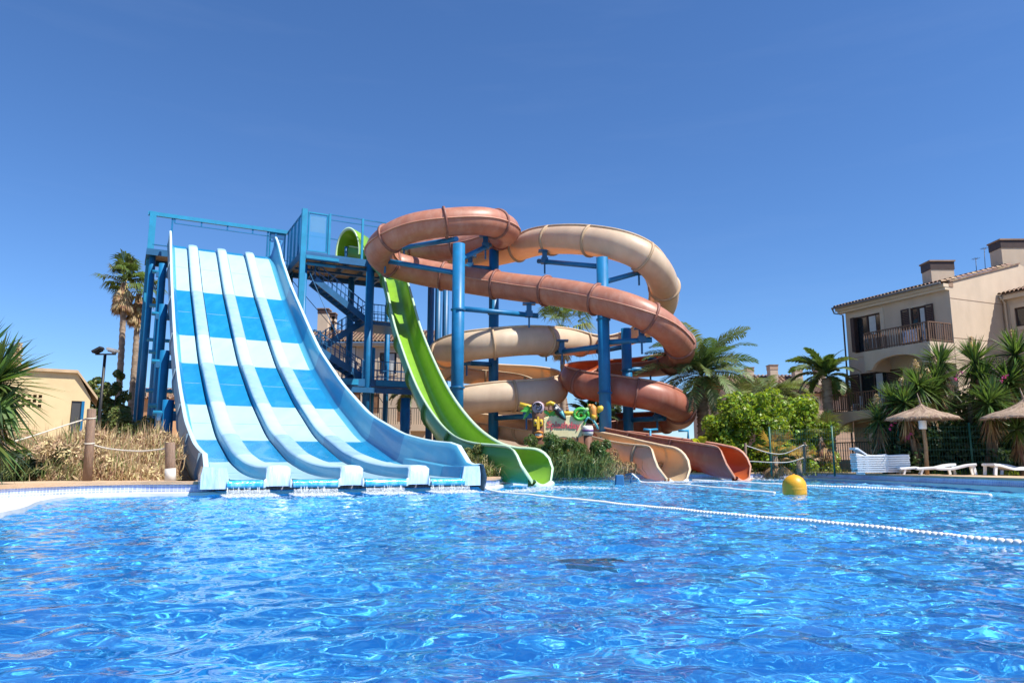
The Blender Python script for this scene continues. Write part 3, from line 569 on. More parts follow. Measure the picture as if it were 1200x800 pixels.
# ------------------------------------------------------------------ steel columns that carry the flumes
def column(px, Y, ytop, r, label, arms, m='steel'):
    base = gnd(px, 560, .2); d = ray(px, 520); x = d.x/d.y*Y; t = at(px, ytop, Y).z
    root = thing('support_column', label, 'column', (x, Y, .2), 'blue columns carrying the flumes')
    mb = MB(); mb.tube([(x, Y, .2), (x, Y, t)], r, 20); mb.lathe((x, Y, .2), [(r+.25, 0), (r+.25, .06), (r+.02, .07)], 16)
    for z in (.2+(t-.2)*.36, .2+(t-.2)*.7): mb.lathe((x, Y, z), [(r+.002, -.01), (r+.07, 0), (r+.07, .035), (r+.012, .04), (r+.012, .045), (r+.07, .05), (r+.07, .085), (r+.002, .095)], 20)
    mb.build('pole', M[m], root)
    for ax, ay, aY, by in arms:        # arm from the pole (height of pixel by) out to pixel (ax, ay) at depth aY
        q = at(ax, ay, aY); p = at(px, by, Y); dn = (q-p).normalized(); mb = MB(); mb.tube([p, q], .15, 10); ar = mb.build('arm', M['steel'], root)
        mb = MB(); c = q-dn*.55; mb.box(c+Z_*.05, (.42, .42, .34)); mb.bar(c+Z_*.18, c+Z_*.62, .3, .16); mb.box(c+Z_*.66, (.75, .5, .09)); mb.bar(c-Z_*.12, c-Z_*.75, .1, .1); mb.build('cradle', M['steel_d'], ar)
    return root
column(535, 40.6, 286, .35, 'blue round column standing under the front of the terracotta loop', [(443, 304, 43.0, 320), (574, 287, 43.6, 306), (469, 291, 46.3, 280), (630, 370, 42.6, 361)])
column(578, 45.7, 293, .31, 'blue round column rising through the middle of the cream turns', [(542, 312, 44.5, 315), (540, 425, 43.2, 427), (624, 487, 42.8, 490), (650, 408, 44, 412)])
column(710, 40.3, 302, .33, 'tall blue column under the high cream bend', [(631, 306, 44.2, 313), (757, 317, 41.6, 330), (764, 398, 39.7, 401), (652, 413, 44.0, 405)])
column(737, 44.6, 385, .31, 'short blue column in the middle of the terracotta spiral', [(796, 351, 43.6, 345), (768, 432, 46.5, 433), (779, 490, 42.6, 492), (700, 412, 46.5, 405)][1:])
q_ = at(738, 345, 44.6)
for k, (px, Y) in enumerate([(502, 50.5), (511, 51.5), (520, 52.5)]):
    d = ray(px, 520); x = d.x/d.y*Y; mb = MB(); mb.tube([(x, Y, .2), (x, Y, at(px, 300, Y).z)], .23, 12); mb.lathe((x, Y, .2), [(.4, 0), (.4, .05), (.24, .06)], 12)
    mb.build('support_column', M['steel_d'], label=['dark blue column seen left of the front column, nearest the green chute', 'dark blue column second from the green chute, behind the flumes', 'dark blue column just left of the thick front column, behind the flumes'][k], cat='column', group='blue columns carrying the flumes')
# ------------------------------------------------------------------ things in and at the pool
M_float = pm('white_float_plastic', (.74, .73, .70), .45, .06, 5)
def wz(x, y): return 0.02
def lane_rope(label, pts, r, nindiv, end_cap=None):
    P = catmull(pts, 60); d = np.r_[0, np.cumsum(np.linalg.norm(np.diff(P, axis=0), axis=1))]
    n = int(d[-1]/(r*2.05)); s = np.linspace(0, d[-1], n); C = np.stack([np.interp(s, d, P[:, k]) for k in range(3)], 1); C[:, 2] += .006*np.sin(s*2.1)+.003*np.sin(s*5.3)
    root = thing('lane_rope', label, 'lane rope', tuple(C[n//2]), 'float ropes across the pool')
    mb = MB(); mb.tube([Vector(c) for c in C[::3]], r*.3, 6); mb.build('cord', M['rope'], root)
    def bead(mb, c, dn):
        u_ = Vector((-dn.y, dn.x, 0)).normalized(); rings = []
        for o, k in ((-.98, .35), (-.8, .8), (-.4, 1), (.4, 1), (.8, .8), (.98, .35)): rings.append([c+dn*(o*r)+(u_*math.cos(a)+Z_*math.sin(a))*(k*r) for a in np.linspace(0, 2*PI, 11)[:-1]])
        mb.loft(rings, True, 0, True)
    T = np.gradient(C, axis=0); order = sorted(range(n), key=lambda k: np.hypot(C[k, 0], C[k, 1]) if abs(C[k, 0]) < .71*C[k, 1] else 99); near = set(order[:nindiv]); rest = MB()
    proto = None; bm_ = MB()
    for k in range(n):
        dn = Vector(T[k]).normalized()
        if k in near:
            mb = MB(); bead(mb, Vector(C[k]), dn); mb.build('float', M_float, root)
        else: bead(rest, Vector(C[k]), dn)
    if rest.f: o = rest.build('float_row', M_float, root); o['kind'] = 'stuff'
    return root
def G3(px, py, z=.035): p = gnd(px, py, 0); return (p.x, p.y, z)
lane_rope('long white float rope running from the lane slide to the right edge', [G3(566, 575, .10), G3(580, 577.5), G3(650, 585), G3(730, 593.5), G3(800, 601), G3(900, 610), G3(1000, 620), G3(1100, 630), G3(1200, 641), (6.9, 3.5, .035)], .034, 100)
e = at(741, 555.5, 29.3)
lane_rope('short white float rope hanging from the poolside hook towards the buoy', [(e.x, e.y, e.z), tuple(at(747, 560.5, 28.2)), G3(754, 566, .04), G3(800, 569.5), G3(850, 574), G3(907, 579.5)], .042, 100)
lane_rope('farthest white float rope, passing behind the yellow buoy', [G3(812, 563.8), G3(860, 566), G3(905, 568.5), G3(960, 571.3), G3(1040, 574.5), G3(1110, 578.5), G3(1160, 583)], .05, 100)
# hook post and starting block on the edge
mb = MB(); mb.tube([at(733, 556, 30.4), at(739, 555, 29.8), at(742, 555.3, 29.4)], .035, 8); mb.tube([at(742, 555.4, 29.4), at(740, 560, 29.3), at(738.6, 566, 29.2)], .03, 8)
mb.build('rope_hook', M['steel_d'], label='dark bent hook on the pool edge that holds the middle float rope', cat='hook')
c = gnd(726, 568.5, 0.0); mb = MB(); mb.hexa([(c.x-.16, c.y-.1, -.02), (c.x+.16, c.y-.1, -.02), (c.x+.16, c.y+.2, -.02), (c.x-.16, c.y+.2, -.02), (c.x-.11, c.y-.02, .36), (c.x+.15, c.y-.02, .36), (c.x+.15, c.y+.18, .36), (c.x-.11, c.y+.18, .36)])
mb.build('edge_block', M['steel_d'], bevel=.03, label='small dark blue block at the waterline left of the cream chute mouth', cat='block')
# yellow buoy
c = gnd(931.5, 579.5); M_yel = pm('yellow_buoy_skin', (.70, .34, .012), .45, .1, 4, bump=.06, bsc=20, dirt=(.5, .22, .02), damt=.35)
root = thing('marker_buoy', 'round-topped yellow buoy floating between the float ropes', 'buoy', (c.x, c.y, 0)); rb = 13.3/FPX*c.y
mb = MB(); mb.lathe((c.x, c.y, 0), [(rb*.9, -.35), (rb, -.28), (rb*1.0, .2)]+[(rb*math.cos(a), .2+rb*math.sin(a)) for a in np.linspace(.1, PI/2-.01, 12)], 40); mb.build('shell', M_yel, root)
mb = MB(); mb.lathe((c.x, c.y, .13), [(rb*.99, 0), (rb*1.012, .006), (rb*1.012, .022), (rb*.99, .028)], 40); mb.build('mould_seam', M_yel, root)
mb = MB(); mb.tube([(c.x-.03, c.y, .2+rb-.01), (c.x-.02, c.y, .2+rb+.012), (c.x+.02, c.y, .2+rb+.012), (c.x+.03, c.y, .2+rb-.01)], .009, 6); mb.build('lifting_eye', M_yel, root)
# drain cover seen through the water
c = gnd(690, 657, -.55); mb = MB()
d0 = ray(690, 657); wp = gnd(690, 657, 0); rf = Vector((d0.x, d0.y, 0)).normalized(); ang = math.atan2(-d0.z, math.hypot(d0.x, d0.y)); tr_ = math.acos(math.cos(ang)/1.333); dc = wp+rf*(1.27/math.tan(tr_)); dc.z = -1.285
for k in range(7): mb.box((dc.x, dc.y-.18+k*.06, dc.z), (.42, .022, .03))
mb.box((dc.x-.23, dc.y, dc.z), (.04, .44, .035)); mb.box((dc.x+.23, dc.y, dc.z), (.04, .44, .035)); mb.build('drain_grate', simple('drain_metal', (.45, .58, .52)), label='dark drain grate on the pool floor, seen through the water', cat='drain')
# water spilling from the lips: thin streams, drops and foam
M_sp = bpy.data.materials.new('falling_water'); M_sp.use_nodes = True; b_ = M_sp.node_tree.nodes['Principled BSDF']; b_.inputs['Base Color'].default_value = (.82, .88, .93, 1); b_.inputs['Roughness'].default_value = .12; b_.inputs['Alpha'].default_value = .8; b_.inputs['Transmission Weight'].default_value = .35
M_foam = pm('foam', (.80, .84, .88), .7, .06, 12, trans=(.8, .88, .95), tf=.3)
def blobs(P, S, mat, name, parent=None, **tg):
    oct_v = np.array([(1, 0, 0), (-1, 0, 0), (0, 1, 0), (0, -1, 0), (0, 0, 1), (0, 0, -1)], float); of = np.array([(0, 2, 4), (2, 1, 4), (1, 3, 4), (3, 0, 4), (2, 0, 5), (1, 2, 5), (3, 1, 5), (0, 3, 5)])
    n = len(P); V = P[:, None, :]+oct_v[None]*S[:, None, :]; F = of[None]+np.arange(n)[:, None, None]*6
    return npmesh(name, V.reshape(-1, 3), F.reshape(-1, 3), mat, parent, smooth=True, **tg)
nm = ['leftmost lane', 'second lane from the left', 'third lane from the left', 'rightmost lane']
for k, (a, b) in enumerate([(.55, 1.5), (2.05, 3.1), (3.8, 4.8), (5.5, 6.6)]):
    r = np.random.default_rng(20+k); c = SP_((a+b)/2, -.1, 0); root = thing('water_curtain', 'white water spilling from the lip of the '+nm[k]+' of the slide', 'splash', (c.x, c.y, 0), 'water curtains under the slide lip')
    n = 2400; u_ = r.random(n); z = r.random(n)**.8*.19; P = np.array([SP_(a+(b-a)*u_[i], -.11-.12*(1-z[i]/.14)**1.5*r.random()-.02, 0) for i in range(n)]); P[:, 2] = z; s = .0025+.0065*r.random(n)**2.5
    S = np.stack([s, s, s*(1.2+4*r.random(n))], 1); blobs(P, S, M_sp, 'drops', root)['kind'] = 'stuff'
    for i in range(9):
        mb = MB(); q = a+(b-a)*r.random(); w = .003+.008*r.random(); p0 = SP_(q, -.10, 0); p0.z = .2; mb.tube([p0, p0-AX*.05-Z_*.1, p0-AX*.08-Z_*.21], [w, w*.8, w*1.2], 6); mb.build('stream', M_sp, root)
    n = 3000; rr = r.normal(size=n); uu = a-.12+(b-a+.24)*r.random(n); P = np.array([SP_(uu[i], -.12-.42*abs(rr[i]), 0) for i in range(n)]); P[:, 2] = .02+.05*np.exp(-np.abs(rr)*1.2)*r.random(n); s = .004+.013*r.random(n)**2; blobs(P, np.stack([s*2.2, s*1.7, s*.45], 1), M_foam, 'foam', root)['kind'] = 'stuff'
def foam(label, pts, n, sp, seed):
    r = np.random.default_rng(seed); C = catmull(pts, 20); i = r.integers(0, len(C), n); P = C[i]+r.normal(size=(n, 3))*np.array([sp, sp*.7, 0]); P[:, 2] = .02+.03*r.random(n)**3; s = .006+.018*r.random(n)**2
    blobs(P, np.stack([s*2.4, s*1.4, s*.4], 1), M_foam, 'foam', label=label, cat='foam', kind='stuff')
foam('white foam where the green chute meets the water', [G3(600, 577), G3(625, 575), G3(655, 571), G3(700, 573)], 2200, .32, 1)
foam('white foam at the mouth of the cream chute', [G3(765, 566), G3(800, 565), G3(830, 565)], 1500, .35, 2)
foam('white foam at the mouth of the brown chute', [G3(842, 562.5), G3(880, 562), G3(905, 563)], 1300, .35, 3)
# ------------------------------------------------------------------ buildings
M_st = pm('sand_stucco', (.53, .42, .315), .9, .07, 1.5, bump=.15, bsc=60, dirt=(.42, .32, .23), dsc=.9, damt=.35, stretch=(1, 1, .5))
M_st2 = pm('pink_stucco', (.46, .32, .23), .9, .08, 1.5, dirt=(.36, .25, .18), damt=.35)
M_sty = pm('yellow_render', (.66, .51, .29), .9, .06, 1.2, bump=.15, bsc=40, dirt=(.45, .32, .17), damt=.3)
M_trim = pm('pale_stucco_trim', (.55, .45, .34), .85, .05, 3)
M_tile = pm('clay_roof_tile', (.27, .17, .115), .85, .25, 2, island=.25, dirt=(.16, .11, .08), dsc=3, damt=.6)
M_curt = pm('curtain_cloth', (.5, .52, .52), .9, .1)
class Wall:                            # a wall frame: origin, direction along, outward normal
    def __init__(s, o, d): s.o = Vector(o); s.d = Vector(d).normalized(); s.n = Vector((s.d.y, -s.d.x, 0))
    def p(s, u, v, z): return s.o+s.d*u+s.n*v+Z_*z
    def bx(s, mb, u0, u1, v0, v1, z0, z1, m=0): mb.hexa([s.p(u0, v0, z0), s.p(u1, v0, z0), s.p(u1, v1, z0), s.p(u0, v1, z0), s.p(u0, v0, z1), s.p(u1, v0, z1), s.p(u1, v1, z1), s.p(u0, v1, z1)], m)
def tiled_roof(mb, A, B, up, L, pitch_r=.11, m=0):          # barrel tiles from eave line A-B running up the slope vector
    A, B, up = Vector(A), Vector(B), Vector(up); n = max(2, int((B-A).length/(pitch_r*2))); d = (B-A)/n; nm_ = d.cross(up).normalized()
    if nm_.z < 0: nm_ = -nm_
    rows = max(1, int(L/.42)); un = up.normalized(); dn = d.normalized()
    for i in range(n):
        for k in range(rows):
            p = A+d*(i+.5)+un*(k*L/rows); q = p+un*(L/rows*1.08); rg = []
            for e, lift, rad in ((p, .035, pitch_r*1.02), (q, .0, pitch_r*.86)): rg.append([e+dn*(rad*math.cos(a))+nm_*(rad*.9*math.sin(a)+lift) for a in np.linspace(0, PI, 6)])
            mb.loft(rg, False, m, False, True)
    mb.face([A, B, B+un*L, A+un*L], m)
def window(w, parent, u0, u1, z0, z1, trim=.14, shutter=None, depth=.12, curtain=False, name='window'):
    mb = MB(); w.bx(mb, u0-trim, u0, .0, .035, z0-trim, z1+trim); w.bx(mb, u1, u1+trim, .0, .035, z0-trim, z1+trim); w.bx(mb, u0, u1, .0, .035, z1, z1+trim)
    if name == 'window': w.bx(mb, u0, u1, .0, .05, z0-trim, z0)
    o = mb.build(name, M_trim, parent)
    mb = MB(); f = .07; um = (u0+u1)/2
    for a, b in ((u0, u0+f), (um-f*.6, um+f*.6), (u1-f, u1)): w.bx(mb, a, b, -.10, -.04, z0, z1)
    for a, b in ((z0, z0+f), (z1-f, z1)): w.bx(mb, u0+f, um-f*.6, -.10, -.04, a, b); w.bx(mb, um+f*.6, u1-f, -.10, -.04, a, b)
    mb.build('frame', M['brown_wood'], o)
    mb = MB(); mb.face([w.p(u0, -.08, z0), w.p(u1, -.08, z0), w.p(u1, -.08, z1), w.p(u0, -.08, z1)]); mb.build('pane', M['glass'], o)
    if curtain:
        mb = MB(); k = um+.1
        pts = [w.p(k+i*.09, -.069+.012*(i % 2), 0) for i in range(6)]; mb.loft([[p+Z_*z0 for p in pts], [p+Z_*(z1-.1) for p in pts]], False); mb.build('curtain', M_curt, o)
    for sd in shutter or ():
        mb = MB(); sw = (u1-u0)*.55; a = u0-sw-.03 if sd < 0 else u1+.03; w.bx(mb, a, a+.07, .04, .09, z0, z1); w.bx(mb, a+sw-.07, a+sw, .04, .09, z0, z1); w.bx(mb, a+.07, a+sw-.07, .04, .09, z1-.08, z1); w.bx(mb, a+.07, a+sw-.07, .04, .09, z0, z0+.08)
        for k in range(int((z1-z0-.16)/.09)): w.bx(mb, a+.07, a+sw-.07, .045, .075, z0+.085+k*.09, z0+.155+k*.09)
        mb.build('shutter', M['brown_wood'], o)
    return o
def holed_wall(w, u0, u1, z0, z1, holes, mb, depth=.14, m=0):      # wall sheet with real openings and reveals
    us = sorted({u0, u1, *[h[0] for h in holes], *[h[1] for h in holes]}); zs = sorted({z0, z1, *[h[2] for h in holes], *[h[3] for h in holes]})
    for a, b in zip(us[:-1], us[1:]):
        for c, d in zip(zs[:-1], zs[1:]):
            if any(h[0] <= a and b <= h[1] and h[2] <= c and d <= h[3] for h in holes): continue
            mb.face([w.p(a, 0, c), w.p(b, 0, c), w.p(b, 0, d), w.p(a, 0, d)], m)
    for a, b, c, d in holes:
        for p, q in (((a, c), (b, c)), ((b, c), (b, d)), ((b, d), (a, d)), ((a, d), (a, c))): mb.face([w.p(p[0], 0, p[1]), w.p(q[0], 0, q[1]), w.p(q[0], -depth, q[1]), w.p(p[0], -depth, p[1])], m)
        mb.face([w.p(a, -.62, c), w.p(b, -.62, c), w.p(b, -.62, d), w.p(a, -.62, d)], m)
# --- the apartment house on the right
Hn = at(1111, 327, 37.0); HC = Vector((Hn.x, Hn.y, 0)); ff = Vector((-.397, .918, 0)); gg = Vector((.918, .397, 0))
EZ = Hn.z-.15; FL = 6.6
house = thing('apartment_house', 'three storey sand stucco house with balconies, brown shutters and a tiled roof at the right', 'house', (HC.x, HC.y, .2))
wf = Wall(HC+ff*FL, -ff)               # front, u runs from the far corner to the near corner
wg = Wall(HC, gg)                      # gable side facing the viewer
S1 = at(1079, 397, 36.0).z-.05; S2 = at(1014, 475, 37.5).z-.05
def ufront(px, py):                    # front wall coordinates of a pixel
    d = ray(px, py); o = Vector((0, 0, CAMH)); k = (HC-o).dot(wf.n)/d.dot(wf.n); h = o+d*k; return ((h-wf.o).dot(wf.d), h.z)
uA, zA = ufront(1003, 414); uB, zB = ufront(1031, 366); uC, zC = ufront(1066, 361); uD, zD = ufront(1087, 398)
win = (uA, uB, zA, zB); dor = (uC, uD, S1+.05, zC-.02)
uE, zE = ufront(1008, 437); uF, _ = ufront(1034, 437); dor2 = (uE, uF+.3, S2+.05, zE-.05)
dor3 = (uE+.2, uF+.5, .25, S2-1.0)
mb = MB(); holed_wall(wf, 0, FL, .1, EZ, [win, dor, dor2, dor3], mb)
GW = 12.0; pk = .27
gz = [EZ+.05, EZ+.05+pk*5.5]
mb.face([wg.p(0, 0, .1), wg.p(GW, 0, .1), wg.p(GW, 0, EZ+pk*1.0), wg.p(5.8, 0, EZ+pk*5.8), wg.p(0, 0, EZ)])
mb.face([wf.p(0, 0, .1), wf.p(0, 0, EZ), wf.p(0, -GW, EZ), wf.p(0, -GW, .1)])
mb.build('wall', M_st, house)
mb = MB()
for z in (EZ-.85, EZ-2.9, EZ-5.7): wg.bx(mb, .02, 9, -.01, .012, z, z+.03)
mb.build('wall_joint', pm('wall_joint', (.30, .21, .15), .9), house)
mb = MB(); wg.bx(mb, -.02, .3, -.3, .03, EZ-.25, EZ+.1)
for k in range(27): u0 = k*.215; mb.bar(wg.p(u0, .02, EZ+pk*u0+.03), wg.p(u0+.212, .02, EZ+pk*(u0+.212)+.03), .12, .07)
mb.build('verge', M_tile, house)
win_o = window(wf, house, *win, trim=.24, shutter=(), curtain=True); mb = MB(); wf.bx(mb, win[0]+.02, win[0]+.26, -.03, .3, win[2]+.05, win[3]-.03); mb.build('shutter', M['brown_wood'], win_o)
window(wf, house, *dor, shutter=(-1, 1), curtain=True, name='balcony_door'); window(wf, house, *dor2, shutter=(-1, 1), curtain=True, name='balcony_door'); window(wf, house, *dor3, name='terrace_door')
mb = MB(); wf.bx(mb, -.35, FL+.02, .0, .42, EZ-.28, EZ-.1); wf.bx(mb, -.3, FL, .0, .3, EZ-.42, EZ-.285); mb.build('cornice', M_trim, house)
mb = MB(); A = wf.p(-.35, .55, EZ-.07); B = wf.p(FL+.05, .55, EZ-.07); up = -wf.n+Z_*pk; rf = tiled_roof(mb, A, B, up, 5.9); ro = mb.build('roof', M_tile, house)
mb = MB(); mb.tube([wf.p(-.4, .62, EZ-.1), wf.p(FL, .62, EZ-.1)], .06, 8); mb.tube([wf.p(-.38, .6, EZ-.12), wf.p(-.36, .5, EZ-.38), wf.p(-.1, .1, EZ-.5), wf.p(-.1, .1, .3)], .05, 8); mb.build('gutter', pm('zinc_gutter', (.12, .12, .13), .5), house)
def chimney(px0, px1, ptop, pbot, Y, parent, dep=.9, mcap=None):
    c0 = at(px0, pbot, Y); c1 = at(px1, pbot, Y); zt = at(px0, ptop, Y).z; w = Wall((c0.x, c0.y, 0), Vector((c1.x-c0.x, c1.y-c0.y, 0))); L = (Vector((c1.x, c1.y, 0))-Vector((c0.x, c0.y, 0))).length; zb = c0.z-1.6; mb = MB(); h = zt-zb
    w.bx(mb, 0, L, -dep, 0, zb, zt-.5); ch = mb.build('chimney', M_st, parent)
    mb = MB(); w.bx(mb, -.03, L+.03, -dep-.03, .03, zt-.5, zt-.08)
    mb2 = MB(); w.bx(mb2, -.08, L+.08, -dep-.08, .08, zt-.078, zt); mb.build('vent_band', M['brown_wood'] if not mcap else mcap, ch); mb2.build('cap', M_tile, ch)
chimney(1092, 1119, 305, 327, 39.0, house); chimney(1175, 1208, 280, 306, 39.5, house, 1.0)
for px, yt, yb in ((1144, 303, 316), (1154, 291, 312)):
    p = at(px, yb+3, 41); q = at(px-.6, yt, 41); mb = MB(); mb.tube([p-Z_*.6, q], .018, 6); mb.tube([q-X_*.18-Z_*.06, q+X_*.18+Z_*.02], .011, 5)
    for k in (-.12, 0, .12): mb.tube([q+X_*k-Y_*.2, q+X_*k+Y_*.2], .009, 5)
    mb.build('aerial', M['black'], house)
def uout(px, out):
    d = ray(px, 440); o = Vector((0, 0, CAMH)); k = (HC+wf.n*out-o).dot(wf.n)/d.dot(wf.n); return (o+d*k-wf.o).dot(wf.d)
def balcony(z, u0, u1, out, parent, arch=True, rail_h=1.0):
    mb = MB(); wf.bx(mb, u0, u1, .0, out, z-.25, z); n = 18; zb = z-1.05
    # front beam with a shallow arch under it
    prev = None
    for i in range(n):
        a0 = u0+(u1-u0)*i/n; a1 = u0+(u1-u0)*(i+1)/n; f = lambda a: zb+(.62*math.sqrt(max(0, 1-((a-(u0+u1)/2)/((u1-u0)*.38))**2)) if arch else 0)
        h0, h1 = f(a0), f(a1); P = [wf.p(a0, out-.2, h0), wf.p(a1, out-.2, h1), wf.p(a1, out+.0, h1), wf.p(a0, out+.0, h0), wf.p(a0, out-.2, z-.251), wf.p(a1, out-.2, z-.251), wf.p(a1, out+.0, z-.251), wf.p(a0, out+.0, z-.251)]; mb.hexa(P)
    wf.bx(mb, u1-.2, u1, .0, out-.2, zb, z-.251); wf.bx(mb, u0, u0+.2, .0, out-.2, zb, z-.251)
    o = mb.build('balcony', M_st, parent); rl = MB()
    for (ua, va), (ub, vb) in (((u0+.06, .05), (u0+.06, out-.07)), ((u0+.06, out-.07), (u1-.06, out-.07)), ((u1-.06, out-.07), (u1-.06, .05))):
        p, q = wf.p(ua, va, z), wf.p(ub, vb, z); L = (q-p).length; k = max(2, int(L/.15)); rl.bar(p+Z_*rail_h, q+Z_*rail_h, .07, .05); rl.bar(p+Z_*.1, q+Z_*.1, .05, .04)
        for i in range(k+1): e = p.lerp(q, i/k); rl.bar(e+Z_*.03, e+Z_*(rail_h-.02), .04 if i % 7 else .07)
    rl.build('railing', pm('balcony_rail_wood', (.15, .085, .055), .7, .2), o); return o
uL, _ = ufront(1022, 420)
b1 = balcony(S1, uout(1014, 1.75), FL-.02, 1.75, house); balcony(S2, uout(964, 1.9), FL-.1, 1.9, house)
mb = MB(); wf.bx(mb, -1.2, -.75, 1.3, 1.85, .1, S2-1.06); mb.build('pillar', M_st, house); mb = MB(); wf.bx(mb, 2.6, 3.1, 1.3, 1.85, .1, S2-1.06); mb.build('pillar', M_st, house)
mb = MB(); wf.bx(mb, -1.6, FL, 2.2, 2.35, .2, .95); mb.build('terrace_wall', M_st, house)
rl = MB()
for i in range(46): e = wf.p(-1.5+i*.16, 2.28, .95); rl.bar(e, e+Z_*.9, .03)
rl.bar(wf.p(-1.5, 2.28, 1.87), wf.p(5.8, 2.28, 1.87), .06); rl.build('railing', M['black'], house)
mb = MB(); p = wf.p(uD-.2, .85, S1); 
for k in range(7): mb.box(p+wf.d*(-.5+k*.13)+Z_*(.55+.02*(k % 2)), (.1, .03, .62), 0, (wf.d, wf.n, Z_))
mb.bar(p-wf.d*.6+Z_*.9, p+wf.d*.5+Z_*.9, .03); mb.build('drying_cloth', pm('pale_cloth', (.55, .58, .68), .9, .3, 9), label='pale patterned cloth hung on a rack on the top balcony', cat='cloth')
def pl_chair(p, rz, label, group):
    root = thing('plastic_chair', label, 'chair', tuple(p), group); d = Vector((math.cos(rz), math.sin(rz), 0)); s = Vector((-d.y, d.x, 0)); mb = MB(); mb.box(p+Z_*.42, (.42, .42, .04), 0, (d, s, Z_)); mb.build('seat', M['white'], root)
    mb = MB(); mb.box(p-d*.2+Z_*.66, (.04, .4, .42), 0, (d, s, Z_)); mb.build('backrest', M['white'], root)
    for a in (-1, 1):
        for b in (-1, 1): mb = MB(); mb.bar(p+d*.18*a+s*.18*b, p+d*.18*a+s*.18*b+Z_*.4, .04); mb.build('leg', M['white'], root)
pl_chair(wf.p(1.2, .9, S2+.01), 2.4, 'white plastic chair behind the rail of the lower balcony', None)
# --- wing at the frame edge
wo_ = wg.p(4.15, .0, 0); wing = thing('house_wing', 'sand stucco house wing at the right edge with a dark window under tiled eaves', 'house', (wo_.x, wo_.y, .2)); ww = Wall(wo_, -ff); WZ = at(1171, 342, 37.6).z
d_ = ray(1191, 383); k_ = (wo_-Vector((0, 0, CAMH))).dot(ww.n)/d_.dot(ww.n); uw = (Vector((0, 0, CAMH))+d_*k_-wo_).dot(ww.d); zw0 = CAMH+d_.z*k_; zw1 = WZ-.75
hw = (uw, uw+1.3, zw0, zw1); mb = MB(); holed_wall(ww, .01, 6, .1, WZ, [hw], mb); mb.face([ww.p(6, 0, .1), ww.p(6, -6, .1), ww.p(6, -6, WZ), ww.p(6, 0, WZ)]); mb.build('wall', M_st, wing); window(ww, wing, *hw, trim=.2)
mb = MB(); ww.bx(mb, .02, 6.2, .0, .3, WZ-.25, WZ-.03); mb.build('cornice', M_trim, wing)
mb = MB(); tiled_roof(mb, ww.p(.02, .45, WZ), ww.p(6.3, .45, WZ), -ww.n+Z_*pk, 5.0); mb.build('roof', M_tile, wing)
mb = MB(); mb.tube([ww.p(.12, .42, WZ-.05), ww.p(.15, .15, WZ-.4), ww.p(.15, .12, .3)], .06, 8); mb.build('downpipe', M_trim, wing)
# --- house behind the stair tower
Yb = 66; h0 = at(350, 400, Yb); zE_ = at(450, 402, Yb).z; xa, xb = at(352, 500, Yb).x, at(503, 500, Yb).x
hb = thing('holiday_block', 'beige apartment block with brown doors behind the stair tower', 'building', ((xa+xb)/2, Yb, .2)); wb = Wall((xa, Yb, 0), (1, 0, 0)); Lb = xb-xa
def ub(px): return at(px, 450, Yb).x-xa
def zb_(py): return at(450, py, Yb).z
holes = [(ub(444), ub(464), zb_(438), zb_(413)), (ub(407), ub(423), zb_(484), zb_(459)), (ub(433), ub(445), zb_(484), zb_(461)), (ub(372), ub(388), zb_(440), zb_(415)), (ub(466), ub(474), zb_(494), zb_(470)), (ub(403), ub(416), zb_(436), zb_(405))]
mb = MB(); holed_wall(wb, 0, Lb, .1, zE_, holes, mb, .2); mb.face([wb.p(Lb, 0, .1), wb.p(Lb, -9, .1), wb.p(Lb, -9, zE_), wb.p(Lb, 0, zE_)]); mb.face([wb.p(0, 0, .1), wb.p(0, 0, zE_), wb.p(0, -9, zE_), wb.p(0, -9, .1)]); mb.build('wall', M_st, hb)
M_door = pm('brown_door', (.20, .10, .05), .6, .2)
for k, h in enumerate(holes):
    if k in (1, 2, 4):
        mb = MB(); wb.bx(mb, h[0], h[1], -.18, -.1, h[2], h[3]); mb.build('door', M_door, hb)
    else: window(wb, hb, *h, trim=.15, curtain=True)
mb = MB(); wb.bx(mb, -.3, Lb+.3, .0, .35, zE_-.3, zE_); mb.build('cornice', M_trim, hb)
mb = MB(); tiled_roof(mb, wb.p(-.4, .5, zE_+.02), wb.p(Lb+.4, .5, zE_+.02), Vector((0, 1, .4)), 5, .16); mb.build('roof', M_tile, hb)
mb = MB(); wb.bx(mb, ub(404), Lb-.2, 1.2, 1.4, zb_(500)-.1, zb_(498)); wb.bx(mb, ub(404), Lb-.2, 0, 1.4, zb_(500)-.4, zb_(500)-.1)
for i in range(30): e = wb.p(ub(441)+i*.2, 1.3, zb_(498)); mb.bar(e, e+Z_*1.4, .04, m=1)
mb.bar(wb.p(ub(441), 1.3, zb_(498)+1.4), wb.p(ub(441)+6, 1.3, zb_(498)+1.4), .06, m=1); mb.build('balcony', [M_st, M['black']], hb)
chimney(372, 384, 361, 378, 69, hb, 1.2); chimney(384.5, 392, 366, 380, 69.6, hb, .9)
